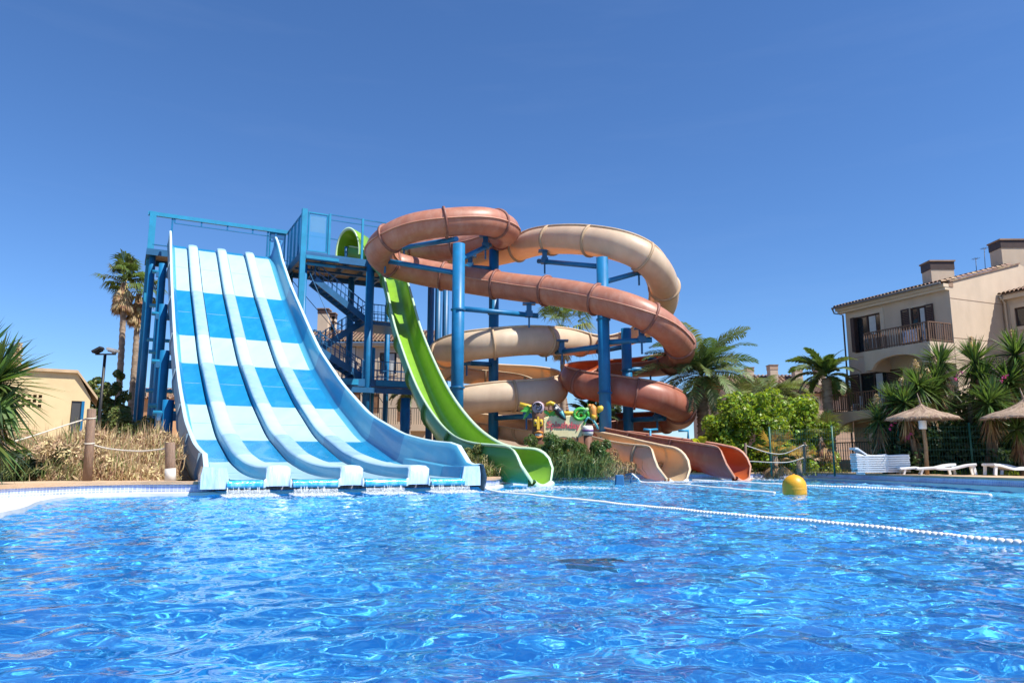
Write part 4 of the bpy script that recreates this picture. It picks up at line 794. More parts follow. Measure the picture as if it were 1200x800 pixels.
# --- far houses
def far_house(name, label, x0, x1, ye, yr, Y, mwall, chims=(), holes=(), group=None):
    a, b = at(x0, 480, Y).x, at(x1, 480, Y).x; ze, zr = at(600, ye, Y).z, at(600, yr, Y).z; r_ = thing(name, label, 'house', ((a+b)/2, Y, .2), group); w = Wall((a, Y, 0), (1, 0, 0)); L = b-a; D = 9
    hs_ = [(at(p, 480, Y).x-a, at(q, 480, Y).x-a, at(600, t1, Y).z, at(600, t0, Y).z) for p, q, t0, t1 in holes]
    mb = MB(); holed_wall(w, 0, L, .1, ze, hs_, mb, .3); 
    for u_ in (0, L): mb.face([w.p(u_, 0, .1), w.p(u_, -D, .1), w.p(u_, -D, ze), w.p(u_, -D/2, zr-.1), w.p(u_, 0, ze)])
    mb.build('wall', mwall, r_)
    for h in hs_: window(w, r_, *h, trim=.12)
    mb = MB(); sl = Vector((0, D/2, zr-ze)); tiled_roof(mb, w.p(-.4, .5, ze-.05), w.p(L+.4, .5, ze-.05), sl, sl.length+.5, .2); mb.face([w.p(-.4, -D/2, zr), w.p(L+.4, -D/2, zr), w.p(L+.4, -D-.5, ze), w.p(-.4, -D-.5, ze)]); mb.build('roof', M_tile, r_)
    for p, q, t, bo in chims: chimney(p, q, t, bo, Y+2.5, r_, 1.0, M_st2)
    return r_
far_house('row_house', 'low pink house with red clay roof and two square chimneys between the palms', 868, 946, 462, 436, 72, M_st2, ((903, 912, 427, 440), (932, 941, 429, 442)), ((930, 940, 466, 475), (944, 945.5, 466, 475)))
far_house('row_house', 'pink house with one chimney, half hidden behind the palm beside the stucco house', 925, 1000, 461, 443, 66, M_st2, ((959, 968, 432, 446),), ((931, 938, 466, 477), (943, 950, 466, 477), (956, 960, 466, 477)))
far_house('row_house', 'far pink house whose chimney shows above the big date palm fronds', 835, 885, 455, 438, 84, M_st2, ((876, 884, 430, 444),))
far_house('row_house', 'distant orange house seen between the tall palms and the slide posts', 150, 196, 467, 452, 82, pm('orange_render', (.48, .25, .12), .9), (), ((163, 170, 460, 466),))
far_house('row_house', 'pale house seen low behind the cream turns', 545, 662, 482, 455, 74, M_st, (), ((575, 584, 487, 497), (600, 610, 487, 497)))
# --- changing hut
Yh = 30; hd = Vector((.87, .493, 0)); cR = at(105, 480, Yh); cR = Vector((cR.x, cR.y, 0)); Lh = 6.2; hut = thing('changing_hut', 'small yellow rendered hut with a pierced brick grille and dark door', 'hut', (cR.x-hd.x*Lh/2, cR.y-hd.y*Lh/2, .2)); wh = Wall(cR-hd*Lh, hd)
def hp(px, py):
    d = ray(px, py); o = Vector((0, 0, CAMH)); k = (cR-o).dot(wh.n)/d.dot(wh.n); h = o+d*k; return (h-wh.o).dot(wh.d), h.z
def uh(px): return hp(px, 470)[0]
def zh(py): return hp(100 if py in (466, 470) else (85 if py == 437 else 35), py)[1]
g0_, g1_ = uh(12), uh(51); gh = []
for i in range(6):
    for j in range(3): a = g0_+(g1_-g0_)*i/6; z = zh(477)+(zh(460)-zh(477))*j/3; gh.append((a, a+(g1_-g0_)/6*.66, z, z+(zh(460)-zh(477))/3*.66))
dh = (uh(84), uh(99.5), .25, zh(470)); mb = MB(); um_ = uh(80); holed_wall(wh, 0, um_, .1, zh(456), gh, mb, .12); holed_wall(wh, um_, Lh, .1, zh(466), [dh], mb, .12)
mb.face([wh.p(0, 0, zh(456)), wh.p(um_, 0, zh(456)), wh.p(um_, 0, zh(437)), wh.p(0, 0, zh(437))]); mb.face([wh.p(um_, 0, zh(466)), wh.p(Lh, 0, zh(466)), wh.p(uh(88), 0, zh(437)), wh.p(um_, 0, zh(437))])
mb.face([wh.p(0, -4, .1), wh.p(Lh, -4, .1), wh.p(Lh, -4, zh(466)), wh.p(uh(88), -4, zh(437)), wh.p(0, -4, zh(437))]); mb.face([wh.p(0, 0, .1), wh.p(0, -4, .1), wh.p(0, -4, zh(437)), wh.p(0, 0, zh(437))])
mb.face([wh.p(Lh, 0, .1), wh.p(Lh, -4, .1), wh.p(Lh, -4, zh(466)), wh.p(Lh, 0, zh(466))]); mb.build('wall', M_sty, hut)
mb = MB(); wh.bx(mb, dh[0]+.02, dh[1]-.1, -.1, -.05, .25, dh[3]); mb.build('door', simple('grey_door', (.06, .06, .06)), hut); mb = MB(); wh.bx(mb, dh[1]-.1, dh[1], -.1, .02, .25, dh[3]); mb.build('door_jamb', M['steel'], hut)
mb = MB(); p = [wh.p(-.1, .15, zh(437)), wh.p(uh(88), .15, zh(437)), wh.p(Lh+.25, .15, zh(466)-.08)]
for a, b in zip(p[:-1], p[1:]): mb.hexa([a, b, b-wh.n*4.4, a-wh.n*4.4, a+Z_*.12, b+Z_*.12, b-wh.n*4.4+Z_*.12, a-wh.n*4.4+Z_*.12])
mb.build('roof', pm('hut_roof', (.5, .36, .22), .85), hut)
# ------------------------------------------------------------------ plants
def leafmat(name, c, island=.35, trans=None, tf=.3, rough=.45):
    return pm(name, c, rough, .12, 3, island=island, trans=trans or (c[0]*1.6, c[1]*1.6, c[2]*.8), tf=tf, spec=.4)
L_date = leafmat('date_frond', (.075, .125, .045)); L_date2 = leafmat('date_frond_pale', (.14, .18, .07)); L_fan = leafmat('fan_leaf', (.10, .145, .04)); L_yuc = leafmat('yucca_leaf', (.10, .165, .045), rough=.35); L_yucd = leafmat('yucca_dark_leaf', (.035, .065, .025), rough=.4)
L_bush = leafmat('lime_leaf', (.22, .31, .028), .4, (.45, .58, .03), .35); L_dk = leafmat('dark_leaf', (.03, .055, .018), .4); L_mid = leafmat('mid_leaf', (.085, .135, .035), .4)
L_dry = leafmat('dry_leaf', (.33, .20, .10), .35, (.3, .18, .08), .2, .8); L_straw = leafmat('straw', (.58, .44, .25), .35, (.5, .36, .18), .25, .8); L_gold = leafmat('golden_leaf', (.38, .24, .05), .3, (.6, .38, .06), .3)
L_olive = leafmat('olive_leaf', (.17, .19, .055), .4, (.2, .22, .05), .25, .6); L_cream = leafmat('plume_flower', (.5, .38, .25), .25); L_pink = leafmat('pink_flower', (.45, .06, .25), .3)
M_trk = pm('palm_trunk_bark', (.31, .235, .175), .95, .3, 3, bump=.8, bsc=9, stretch=(1, 1, 3), dirt=(.10, .065, .045), dsc=2.5, damt=.6); M_stem = pm('grey_stem_bark', (.16, .12, .085), .95, .3, 4, bump=.6, bsc=12); M_orange = pm('palm_fruit_stalk', (.55, .24, .03), .7, .2)
def unit(v): v = np.asarray(v, float); return v/np.linalg.norm(v)
class Q:                               # quad soup in numpy lists
    def __init__(s): s.V = []; s.F = []; s.M = []; s.n = 0
    def strip(s, L, Rr, m=0):          # two polylines of equal length -> a blade
        k = len(L); a = s.n; V = np.empty((2*k, 3)); V[0::2] = L; V[1::2] = Rr; s.V.append(V); i = np.arange(k-1)*2+a; s.F.append(np.stack([i, i+1, i+3, i+2], 1)); s.M.append(np.full(k-1, m)); s.n += 2*k
    def quads(s, P, m=0):              # (n,4,3)
        n = len(P); s.V.append(P.reshape(-1, 3)); s.F.append(np.arange(4*n).reshape(n, 4)+s.n); s.M.append(np.full(n, m) if np.isscalar(m) else m); s.n += 4*n
    def build(s, name, mats, parent=None, **tg):
        return npmesh(name, np.concatenate(s.V), np.concatenate(s.F), mats, parent, np.concatenate(s.M), **tg)
def frond(q, o, az, el, L, droop, r, m=0, lw=.035, ll=.42, nl=34, roll=0.):
    # feather frond: curved rachis with two combs of leaflets
    n = 12; d = np.array([math.cos(az), math.sin(az), 0]); t = np.linspace(0, 1, n); ang = el-droop*t**1.4; st = L/(n-1); P = [np.array(o, float)]
    for k in range(1, n): P.append(P[-1]+st*(d*math.cos(ang[k])+np.array([0, 0, math.sin(ang[k])])))
    P = np.array(P); side = np.array([-d[1], d[0], 0]); side = unit(side+np.array([0, 0, roll])); w = .03*(1-t)[:, None]+.006; q.strip(P-side*w, P+side*w, m)
    for k in range(nl):
        u = .12+.86*k/nl; j = min(int(u*(n-1)), n-2); f = u*(n-1)-j; p = P[j]*(1-f)+P[j+1]*f; T = unit(P[j+1]-P[j]); U = np.cross(side, T); U = U if U[2] > 0 else -U
        l = ll*L/2.6*(math.sin(PI*min(1, .22+.78*u)))**.7*(.85+.3*r.random())
        for s_ in (-1, 1):
            dr = unit(side*s_*1.0+T*(.75+.3*r.random())+U*(.28-.15*r.random())); e = p+dr*l+np.array([0, 0, -.16*l]); mid = p+dr*l*.5; wv = T*lw*.5; q.strip(np.array([p-wv*.6, mid-wv, e]), np.array([p+wv*.6, mid+wv, e+T*.004]), m)
def fan_leaf(q, o, az, el, L, r, m=0, n=16, spread=2.2, droop=.35, w=.05):
    d = unit([math.cos(az)*math.cos(el), math.sin(az)*math.cos(el), math.sin(el)]); s = np.array([-math.sin(az), math.cos(az), 0]); up = np.cross(d, s); up = up if up[2] > 0 else -up
    pe = np.array(o)+d*L*.9; q.strip(np.array([np.array(o)-s*.025, pe-s*.015]), np.array([np.array(o)+s*.025, pe+s*.015]), m)
    for k in range(n):
        a = (k/(n-1)-.5)*spread; dr = unit(d*math.cos(a)+s*math.sin(a)+up*.12*math.cos(a*2)); l = L*(.75+.3*r.random())*(1-.18*abs(a)); m1 = pe+dr*l*.6; e = pe+dr*l-np.array([0, 0, droop*l*(.6+.6*r.random())]); wv = np.cross(dr, up); wv = unit(wv)*w; q.strip(np.array([pe, m1-wv, e]), np.array([pe+dr*.01, m1+wv, e+wv*.1]), m)
def trunk_path(o, top, bend, r): 
    o = np.array(o, float); top = np.array(top, float); t = np.linspace(0, 1, 12)[:, None]; b = np.array([bend, 0, 0]); return o+(top-o)*t+b*np.sin(PI*t)
def trunk(parent, o, top, r0, r1, bend=0, mat=None, ring=.0):
    P = trunk_path(o, top, bend, 0); n = 60; PP = catmull(P, 5); rr = [(r0+(r1-r0)*i/len(PP))*(1+ring*((i*3) % 2-.5)+.04*math.sin(i*1.7)) for i in range(len(PP))]; rr[0] *= 1.25
    mb = MB(); mb.tube([Vector(p) for p in PP], rr, 12); return mb.build('trunk', mat or M_trk, parent)
def xyz(px, py, Y): p = at(px, py, Y); return np.array(p)
def washingtonia(px, py, Y, basepx, R_, label, seed, skirt=1.6, group='tall fan palms'):
    r = np.random.default_rng(seed); c = xyz(px, py, Y); b = at(basepx, 520, Y); o = np.array([b.x, b.y, .15]); root = thing('fan_palm', label, 'palm tree', tuple(o), group)
    trunk(root, o, c-np.array([0, 0, .3]), .24, .18, .15, ring=.14); q = Q()
    for k in range(34): fan_leaf(q, c+r.normal(size=3)*.1, r.random()*2*PI, -.5+1.75*r.random()**.8, R_*(.75+.3*r.random()), r, int(r.random() < .3), 15, 2.4, .3+.3*r.random(), .055)
    q.build('crown', [L_fan, L_olive], root); q = Q()
    for k in range(80):
        az = r.random()*2*PI; z = r.random()**.8*skirt; rad = .24+.38*(1-z/skirt*.55)*r.random(); p = c+np.array([math.cos(az)*.2, math.sin(az)*.2, -.1-z*.75]); fan_leaf(q, p, az, -1.15-.3*r.random(), .62+.25*r.random(), r, int(r.random() < .4), 8, 1.1, .15, .045)
    q.build('dead_skirt', [L_dry, L_straw], root); return root
washingtonia(146, 327, 52, 133, 1.25, 'tall fan palm with a brown leaf skirt, left of the pair by the slide', 1)
washingtonia(163, 340, 54, 147, 1.2, 'tall leaning fan palm close to the slide posts, right one of the pair', 2, 2.1)
washingtonia(658, 386, 58, 657, 2.0, 'fan palm with a thick trunk standing behind the cream turns', 3, 1.6, None)
def date_palm(px, py, Y, L, n, label, seed, hang=0, fruit=False, mats=None, elr=(-.5, 1.35), baseY=None, group='date palms'):
    r = np.random.default_rng(seed); c = xyz(px, py, Y); o = np.array([c[0], c[1], .15]); root = thing('date_palm', label, 'palm tree', tuple(o), group); trunk(root, o, c, .30 if L < 3 else .38, .26 if L < 3 else .34, 0, ring=.18); q = Q()
    for k in range(n):
        az = k*2.39996+r.normal()*.15; el = elr[0]+(elr[1]-elr[0])*((k+.5)/n)**.75; frond(q, c+np.array([0, 0, .1]), az, el, L*(.8+.3*r.random()), .9+.55*r.random()+(0.25 if el < .3 else 0), r, int(r.random() < .35), .115, .62, 30, r.normal()*.35)
    q.build('crown', mats or [L_date, L_date2], root)
    if hang:
        q = Q()
        for k in range(hang): frond(q, c-np.array([0, 0, .15]), r.random()*2*PI, -.7-.5*r.random(), L*.55, .5, r, 0, .04, .4, 20)
        q.build('dead_fronds', L_dry, root)
    if fruit:
        mb = MB()
        for k in range(9):
            az = -PI/2+r.normal()*1.1; p = Vector(c)
            for j in range(14): mb.tube([p, p+Vector((math.cos(az)*.5, math.sin(az)*.5, -.05+.1*r.random())), p+Vector((math.cos(az)*(.7+.25*r.random())+.1*r.normal(), math.sin(az)*(.7+.25*r.random())+.1*r.normal(), -.45-.3*r.random()))], .012, 4)
        mb.build('fruit_stalks', M_orange, root)
    return root
date_palm(822, 442, 44, 4.1, 44, 'big date palm with orange fruit stalks behind the terracotta spiral', 5, 14, True)
date_palm(903, 462, 50, 3.9, 30, 'date palm with drooping olive fronds over the lime bush', 6, 0, False, [L_date2, L_olive], (-.5, .7))
date_palm(968, 443, 41, 2.25, 28, 'bright date palm against the corner of the stucco house', 7, 6, False, [L_mid, L_date2], (-.3, 1.45))
date_palm(693, 492, 47, 2.2, 24, 'low date palm seen under the terracotta spiral', 8, 0, False, None, (-.1, 1.3))
date_palm(716, 470, 60, 2.6, 26, 'date palm seen in the gap between the two middle columns', 9, 0, False, None, (-.2, 1.3))
date_palm(478, 462, 57, 2.2, 22, 'small palm in front of the apartment block behind the tower', 28, 0, False, [L_date2, L_olive], (-.4, 1.1))
# leafy masses: clumps of leaf quads
def clumps(q, C, rad, n, size, r, m=0, squash=(1, 1, 1), aspect=1.6):
    C = np.asarray(C, float); i = r.integers(0, len(C), n); d = r.normal(size=(n, 3)); d /= np.linalg.norm(d, axis=1)[:, None]; rr = rad[i]*(.55+.45*r.random(n)**.5)
    P = C[i]+d*rr[:, None]*np.array(squash); nrm = d*.7+r.normal(size=(n, 3))*.55+np.array([0, 0, .35]); nrm /= np.linalg.norm(nrm, axis=1)[:, None]; t = np.cross(nrm, r.normal(size=(n, 3))); t /= np.linalg.norm(t, axis=1)[:, None]; b = np.cross(nrm, t); s = size*(.6+.8*r.random(n))[:, None]
    q.quads(np.stack([P-t*s*aspect*.5, P-b*s*.5+nrm*s*.12, P+t*s*aspect*.5, P+b*s*.5+nrm*s*.12], 1), m)
def bush(name, label, cat, lo, hi, n, size, mats, seed, nc=40, cr=(.35, .7), weights=(.8, .2), group=None, stem=True, top=None):
    # lo/hi corners of a box the crown fills, denser towards the outside
    r = np.random.default_rng(seed); lo = np.array(lo, float); hi = np.array(hi, float); ctr = (lo+hi)/2; hf = (hi-lo)/2; C = []
    while len(C) < nc:
        p = r.uniform(-1, 1, 3)
        if p[2] < 0: ok = np.hypot(p[0], p[1]) < 1
        else: ok = p[0]**2+p[1]**2+p[2]**2 < 1
        if ok and (p[0]**2+p[1]**2+max(p[2], 0)**2 > .2): C.append(ctr+hf*p*.86)
    C = np.array(C); rad = r.uniform(*cr, len(C)); base = (ctr[0], ctr[1], .15); root = thing(name, label, cat, base, group); q = Q(); k0 = 0
    for k, w in enumerate(weights): clumps(q, C, rad, int(n*w), size*(1 if k == 0 else .9), r, k)
    q.build('foliage', mats, root)
    if stem:
        mb = MB()
        for k in range(min(14, nc)): c = Vector(C[k]); b = Vector((ctr[0]+.25*r.normal(), ctr[1]+.2*r.normal(), .15)); mb.tube([b, b.lerp(c, .5)+Vector((.1*r.normal(), 0, .15)), c], [.05, .035, .012], 6)
        mb.build('branches', M_stem, root)
    return root
a = at(822, 552, 37.5); b = at(962, 460, 40.5); bush('lime_bush', 'big lime green bush right of the terracotta chute', 'bush', (a.x, 35.6, .1), (b.x, 41, b.z), 36000, .115, [L_bush, L_mid], 11, 170, (.3, .6), (.8, .2))
a = at(92, 505, 44); b = at(152, 417, 44)
for k, (px, pt, wd) in enumerate([(112, 424, .75), (128, 432, .7), (143, 428, .6)]):
    p = at(px, pt, 46); bush('slim_tree', ['slim green tree left of the floodlight pole', 'slim green tree right of the floodlight pole', 'slim green tree behind the trunks of the tall fan palms'][k], 'tree', (p.x-wd, 45, .8), (p.x+wd, 46.6, p.z), 5200, .13, [L_olive, L_mid], 30+k, 34, (.22, .4), (.5, .5), 'slim trees behind the hut')
for k, (px, py, w_, h_, Y) in enumerate([(168, 488, 2.6, 3.2, 36), (140, 470, 2.0, 3.6, 40), (188, 512, 1.6, 2.2, 30)]):
    p = at(px, py, Y); bush('shrub', ['green shrub behind the slide posts, under the orange house', 'green shrub around the feet of the tall fan palms', 'low green shrub beside the slide support posts'][k], 'shrub', (p.x-w_/2, Y-1, .1), (p.x+w_/2, Y+1, p.z), 5200, .10, [L_olive, L_mid], 40+k, 26, (.25, .5), (.6, .4))
# dark hedge and climbers behind the fence on the right
for k, (x0, x1, yt, Y) in enumerate([(1036, 1090, 486, 31.6), (1085, 1140, 478, 31.2), (1135, 1190, 476, 30.8), (1180, 1240, 470, 30.4)]):
    a, b = at(x0, yt, Y), at(x1, yt, Y); bush('hedge_shrub', ['dark hedge shrub behind the fence beside the stacked loungers', 'dark hedge shrub behind the straw parasol pole', 'dark hedge shrub behind the green fence post', 'dark hedge shrub behind the parasol cut by the right edge'][k], 'hedge', (a.x, Y-.5, .1), (b.x, Y+1.3, b.z), 4200, .15, [L_dk, L_mid], 50+k, 30, (.35, .6), (.75, .25), 'hedge shrubs behind the fence')
for k, (px, py, Y) in enumerate([(1045, 498, 31), (1122, 440, 31), (1176, 442, 30.6), (1064, 512, 30.9)]):
    r = np.random.default_rng(60+k); c = xyz(px, py, Y-.8); q = Q(); clumps(q, [c, c+np.array([.15, 0, .12]), c+np.array([-.1, 0, -.15])], np.array([.08, .06, .06]), 26, .055, r); q.build('flower_cluster', L_pink, label=['pink flower cluster over the stacked loungers', 'pink flower cluster on the middle yucca crown', 'pink flower cluster near the right edge', 'small pink flowers low beside the first parasol'][k], cat='flowers', group='pink climber flowers')
for k, (px, py, w_, Y) in enumerate([(1052, 486, 2.4, 32.6), (1092, 478, 2.4, 32.4), (1125, 468, 2.2, 32.8), (1172, 462, 2.6, 32.6)]):
    p = at(px, py-14, Y); bush('flowering_shrub', ['olive green shrub with dry tips beside the lower balcony', 'olive green shrub behind the sleeved straw parasol', 'olive green shrub under the middle yucca crown', 'olive green shrub filling between the right yuccas'][k], 'shrub', (p.x-w_/2, Y-.7, .3), (p.x+w_/2, Y+.9, p.z), 4200, .11, [L_olive, L_mid, L_dry], 140+k, 30, (.3, .55), (.5, .4, .1), 'shrubs among the yuccas')
# yuccas
def rosette(q, c, L, n, r, m=0, w=.035, el=(-1.1, 1.45), az0=None, azs=None):
    for k in range(n):
        az = r.random()*2*PI if az0 is None else az0+azs*(r.random()-.5); e = el[0]+(el[1]-el[0])*r.random()**.8; l = L*(.75+.35*r.random()); d = unit([math.cos(az)*math.cos(e), math.sin(az)*math.cos(e), math.sin(e)]); s = unit(np.cross(d, [0, 0, 1])+r.normal(size=3)*.2); dr = np.array([0, 0, -.14*l]); t = np.linspace(0, 1, 5)[:, None]
        P = np.array(c)+d*l*t+dr*t**2; wv = w*np.array([.55, 1, .9, .55, .02])[:, None]*s; q.strip(P-wv, P+wv, m if r.random() < .8 else 1)
def yucca(label, heads, base, seed, L=.75, n=150, w=.035, plume=True, group='yuccas', skirt=True, pl=None):
    r = np.random.default_rng(seed); root = thing('yucca', label, 'yucca', tuple(base), group); q = Q(); q2 = Q(); mb = MB(); q3s = []
    for h in heads:
        h = np.array(h, float); rosette(q, h, L, n, r, 0, w)
        if skirt:
            for z in np.linspace(.12, .75, 5): rosette(q2, h-np.array([0, 0, z]), L*.8, 20, r, 0, w*.8, (-1.5, -.9))
        b = Vector(base)+Vector((.12*r.normal(), .1*r.normal(), 0)); mb.tube([b, Vector(h)*.6+b*.4+Vector((.1*r.normal(), 0, 0)), Vector(h)], [.13, .10, .08], 8)
        if plume and r.random() < .7:
            q3 = Q(); q3s.append(q3); zz = np.linspace(.2, 1.05, 9); C = np.array([h+np.array([.04*math.sin(z*5), 0, z]) for z in zz]); clumps(q3, C, .17*np.sin(PI*np.clip((zz-.05)/1.1, .1, .95))+.02, 260, .06, r)
    q.build('leaves', [L_yuc, L_yucd], root)
    if skirt: q2.build('dead_skirt', [L_dry, L_straw], root)
    mb.build('stem', M_stem, root)
    for q3 in q3s: q3.build('flower_plume', L_cream, root)
    return root
def Yh_(px, py, Y): return tuple(at(px, py, Y))
def base_(px, Y): d = ray(px, 540); return (d.x/d.y*Y, Y, .15)
yucca('yucca with a long trunk rising left of the first straw parasol', [Yh_(1076, 452, 31.2), Yh_(1060, 472, 31), Yh_(1090, 462, 31.6)], base_(1072, 31.4), 71, 1.25, 170)
yucca('yucca in front of the sunlit balcony side', [Yh_(1102, 425, 32.2), Yh_(1098, 446, 32)], base_(1100, 32.4), 72, 1.3, 190)
yucca('full yucca crown with a hanging brown skirt above the green fence post', [Yh_(1142, 424, 32), Yh_(1150, 446, 31.8)], base_(1142, 32.2), 73, 1.4, 240)
yucca('tall yucca before the shaded house wing', [Yh_(1190, 416, 31.5), Yh_(1182, 448, 31.2)], base_(1186, 31.7), 74, 1.45, 240)
yucca('low yucca between the two straw parasols', [Yh_(1164, 466, 30.2), Yh_(1158, 474, 30)], base_(1164, 30.4), 75, 1.2, 190, plume=False)
yucca('yucca with pale stiff leaves under the second parasol', [Yh_(1192, 503, 29.4)], base_(1190, 29.6), 76, .9, 110, plume=False)
yucca('low yucca beside the balcony above the stacked loungers', [Yh_(1045, 470, 32.3), Yh_(1030, 492, 32)], base_(1040, 32.5), 77, 1.15, 150)
yucca('yucca cut by the right edge behind the second parasol', [Yh_(1216, 440, 30.8)], base_(1214, 31), 78, 1.4, 190)
yucca('large yucca with long sword leaves at the left edge of the pool', [Yh_(-8, 450, 15.2), Yh_(-24, 500, 15.0), Yh_(-30, 428, 15.6)], (-11.0, 15.6, .2), 79, 1.3, 260, .05, False)
r = np.random.default_rng(80); q3 = Q(); c = xyz(18, 416, 17.2); zz = np.linspace(-.4, .2, 8); clumps(q3, [c+np.array([.25*z, 0, z]) for z in zz], np.linspace(.22, .09, 8), 420, .06, r); o_ = q3.build('yucca_flower', [L_cream], label='pale flower plume rising above the yucca at the left edge', cat='flower')
# banana plant, low fan palms, ferny ground plants
def banana(px, Y, label, seed):
    r = np.random.default_rng(seed); b = base_(px, Y); root = thing('banana_plant', label, 'banana plant', b); mb = MB(); mb.tube([b, (b[0], b[1], 1.3)], [.1, .07], 8); mb.build('stem', leafmat('banana_stem', (.2, .2, .05)), root); q = Q()
    for az, el, l in ((-PI/2-1.2, 1.2, 1.5), (-PI/2+.2, 1.35, 1.6), (-.4, .5, 1.7), (PI*.9, .8, 1.3), (-1.2, .35, 1.3), (1.5, 1, 1.4)):
        d = np.array([math.cos(az), math.sin(az), 0]); s = np.array([-d[1], d[0], 0]); P = []; w = []
        for t in np.linspace(0, 1, 9): P.append(np.array(b)+np.array([0, 0, 1.1])+d*l*t*math.cos(el)+np.array([0, 0, l*(t*math.sin(el)-.55*t**2.2)])); w.append(.24*math.sin(PI*min(1, .08+.92*t))**.6)
        P = np.array(P); w = np.array(w)[:, None]; q.strip(P-s*w+np.array([0, 0, .06]), P, 0); q.strip(P, P+s*w+np.array([0, 0, .06]), 0)
    q.build('leaves', leafmat('banana_leaf', (.24, .30, .03), .2, (.5, .6, .03), .4), root)
banana(822, 35.5, 'young banana plant with pale green leaves beside the lime bush', 81)
def low_fan(px, py, Y, R_, label, seed, mats, dead=True, group='low fan palms'):
    r = np.random.default_rng(seed); c = xyz(px, py, Y); b = base_(px, Y); root = thing('low_fan_palm', label, 'fan palm', b, group); mb = MB(); mb.tube([b, tuple(c)], [.14, .12], 8); mb.build('trunk', M_trk, root); q = Q()
    for k in range(18): fan_leaf(q, c, r.random()*2*PI, .1+1.2*r.random(), R_*(.6+.35*r.random()), r, int(r.random() < .4), 14, 2.0, .25, .03)
    q.build('crown', mats, root)
    if dead:
        q = Q()
        for k in range(16): fan_leaf(q, c-np.array([0, 0, .1]), r.random()*2*PI, -.7-.5*r.random(), R_*.6, r, 0, 10, 1.6, .35, .03)
        q.build('dead_skirt', L_dry, root)
low_fan(908, 534, 34.6, .95, 'low fan palm with yellowing leaves right of the terracotta chute', 82, [L_gold, L_olive]); low_fan(936, 540, 34.8, .7, 'smaller yellow fan palm beside the rope post', 83, [L_gold, L_straw], False)
low_fan(848, 538, 35.2, .6, 'small green fan palm at the foot of the lime bush', 84, [L_olive, L_bush], False); low_fan(962, 512, 37, 1.1, 'fan palm in the shade before the house terrace', 85, [L_olive, L_mid])
# dry grass and scrub
def blades(q, C, n, Lr, r, mats=1, sx=.25, w=.012, lean=.7):
    C = np.asarray(C, float); i = r.integers(0, len(C), n); P = C[i]+r.normal(size=(n, 3))*np.array([sx, sx, 0]); az = r.random(n)*2*PI; e = lean*np.abs(r.normal(size=n)); L = Lr*(.5+.7*r.random(n)); d = np.stack([np.cos(az)*np.sin(e), np.sin(az)*np.sin(e), np.cos(e)], 1); s = np.stack([-np.sin(az+1), np.cos(az+1), 0*az], 1)
    mid = P+d*L[:, None]*.55; tip = P+d*L[:, None]; tip[:, 2] -= .22*L*np.sin(e)*2; wv = s*w
    q.quads(np.stack([P-wv, P+wv, mid+wv*.8, mid-wv*.8], 1), r.integers(0, mats, n)); q.quads(np.stack([mid-wv*.8, mid+wv*.8, tip+wv*.1, tip-wv*.1], 1), r.integers(0, mats, n))
r = np.random.default_rng(90); q = Q(); C = []
def mound(x, y): return .25+.95*max(0, min(1, (y-19.6)/3.2))*max(.15, min(1, (-9.2-x)/2.2))
for k in range(520):
    Y = 19.3+5.5*r.random(); px = -20+212*r.random(); d = ray(px, 540); x = d.x/d.y*Y
    if px < 62 and Y < 20.2: continue
    C.append((x, Y, mound(x, Y)))
C = [c for c in C if r.random() < .5+.5*math.sin(c[0]*3.1+c[1]*2.3) or r.random() < .55]
Cn = [(x, y, z+.28*math.sin(x*2.7+1)*math.sin(y*1.9)) for x, y, z in C]; blades(q, Cn, 26000, .42, r, 2, .3, .013, 1.9); blades(q, Cn, 2200, .7, r, 2, .3, .010, .5); C = Cn; q.build('dry_grass', [L_straw, L_dry], kind='stuff')
q = Q(); CC = np.array(C)+np.array([0, 0, .15]); clumps(q, CC, np.full(len(CC), .3), 9000, .05, r, 0, (1, 1, .8), 3.5); q.build('dry_leaf_litter', [L_straw, L_dry], kind='stuff')
q = Q(); blades(q, [c for c in C if c[0] > -14 and (c[0]*1.7+c[1]) % 2.1 < .5], 900, .75, r, 2, .22, .016, .55); q.build('green_grass', [L_olive, L_straw], kind='stuff')
mb = MB(); gx = np.linspace(-18, -8.9, 26); gy = np.linspace(19.2, 26, 18); mb.loft([[(x, y, mound(x, y)-.12 if 19.3 < y < 25.9 and -17.9 < x < -9 else .1) for x in gx] for y in gy], False); mb.build('earth_mound', M_earth, kind='structure')
def scrub(label, pts, n, hgt, mats, seed, lf=.06, group='scrub bushes between the slides'):
    r = np.random.default_rng(seed); C = np.array([(*xyz(px, 545, Y)[:2], .2) for px, Y in pts]); root = thing('scrub_bush', label, 'bush', tuple(C.mean(0)), group); q = Q(); blades(q, C, n//7, hgt*.75, r, 2, .36, .010, .9); blades(q, C+np.array([0, 0, hgt*.35]), n, hgt*.36, r, 2, .45, .009, 1.7); q.build('stalks', mats, root)
    q = Q(); hk = .62+.5*r.random(len(C)); CC = np.array([c+np.array([.45*r.normal(), .4*r.normal(), hgt*hk[i_]*(.2+.75*r.random()**.8)]) for i_, c in enumerate(C) for _ in range(9)]); clumps(q, CC, .10+.2*r.random(len(CC)), n*3, lf*.75, r, 0, (1, 1, 1), 2.8); q.build('leaves', mats[::-1], root)
scrub('dry straw coloured scrub bush between the lane slide and the green chute', [(478, 27.5), (497, 26.5), (515, 26), (533, 25.2), (548, 24.8), (556, 24.2), (505, 28), (528, 27)], 5200, 1.15, [L_straw, L_olive], 91)
scrub('olive and straw scrub bush right of the green chute', [(590, 31), (603, 30), (616, 30), (600, 32), (628, 31)], 3600, 1.2, [L_straw, L_olive], 92)
scrub('green scrub bush in front of the jungle sign', [(640, 29.8), (655, 29.5), (668, 29.8), (682, 30), (694, 30.6), (650, 31), (675, 31.2)], 6400, 1.62, [L_olive, L_mid], 93)
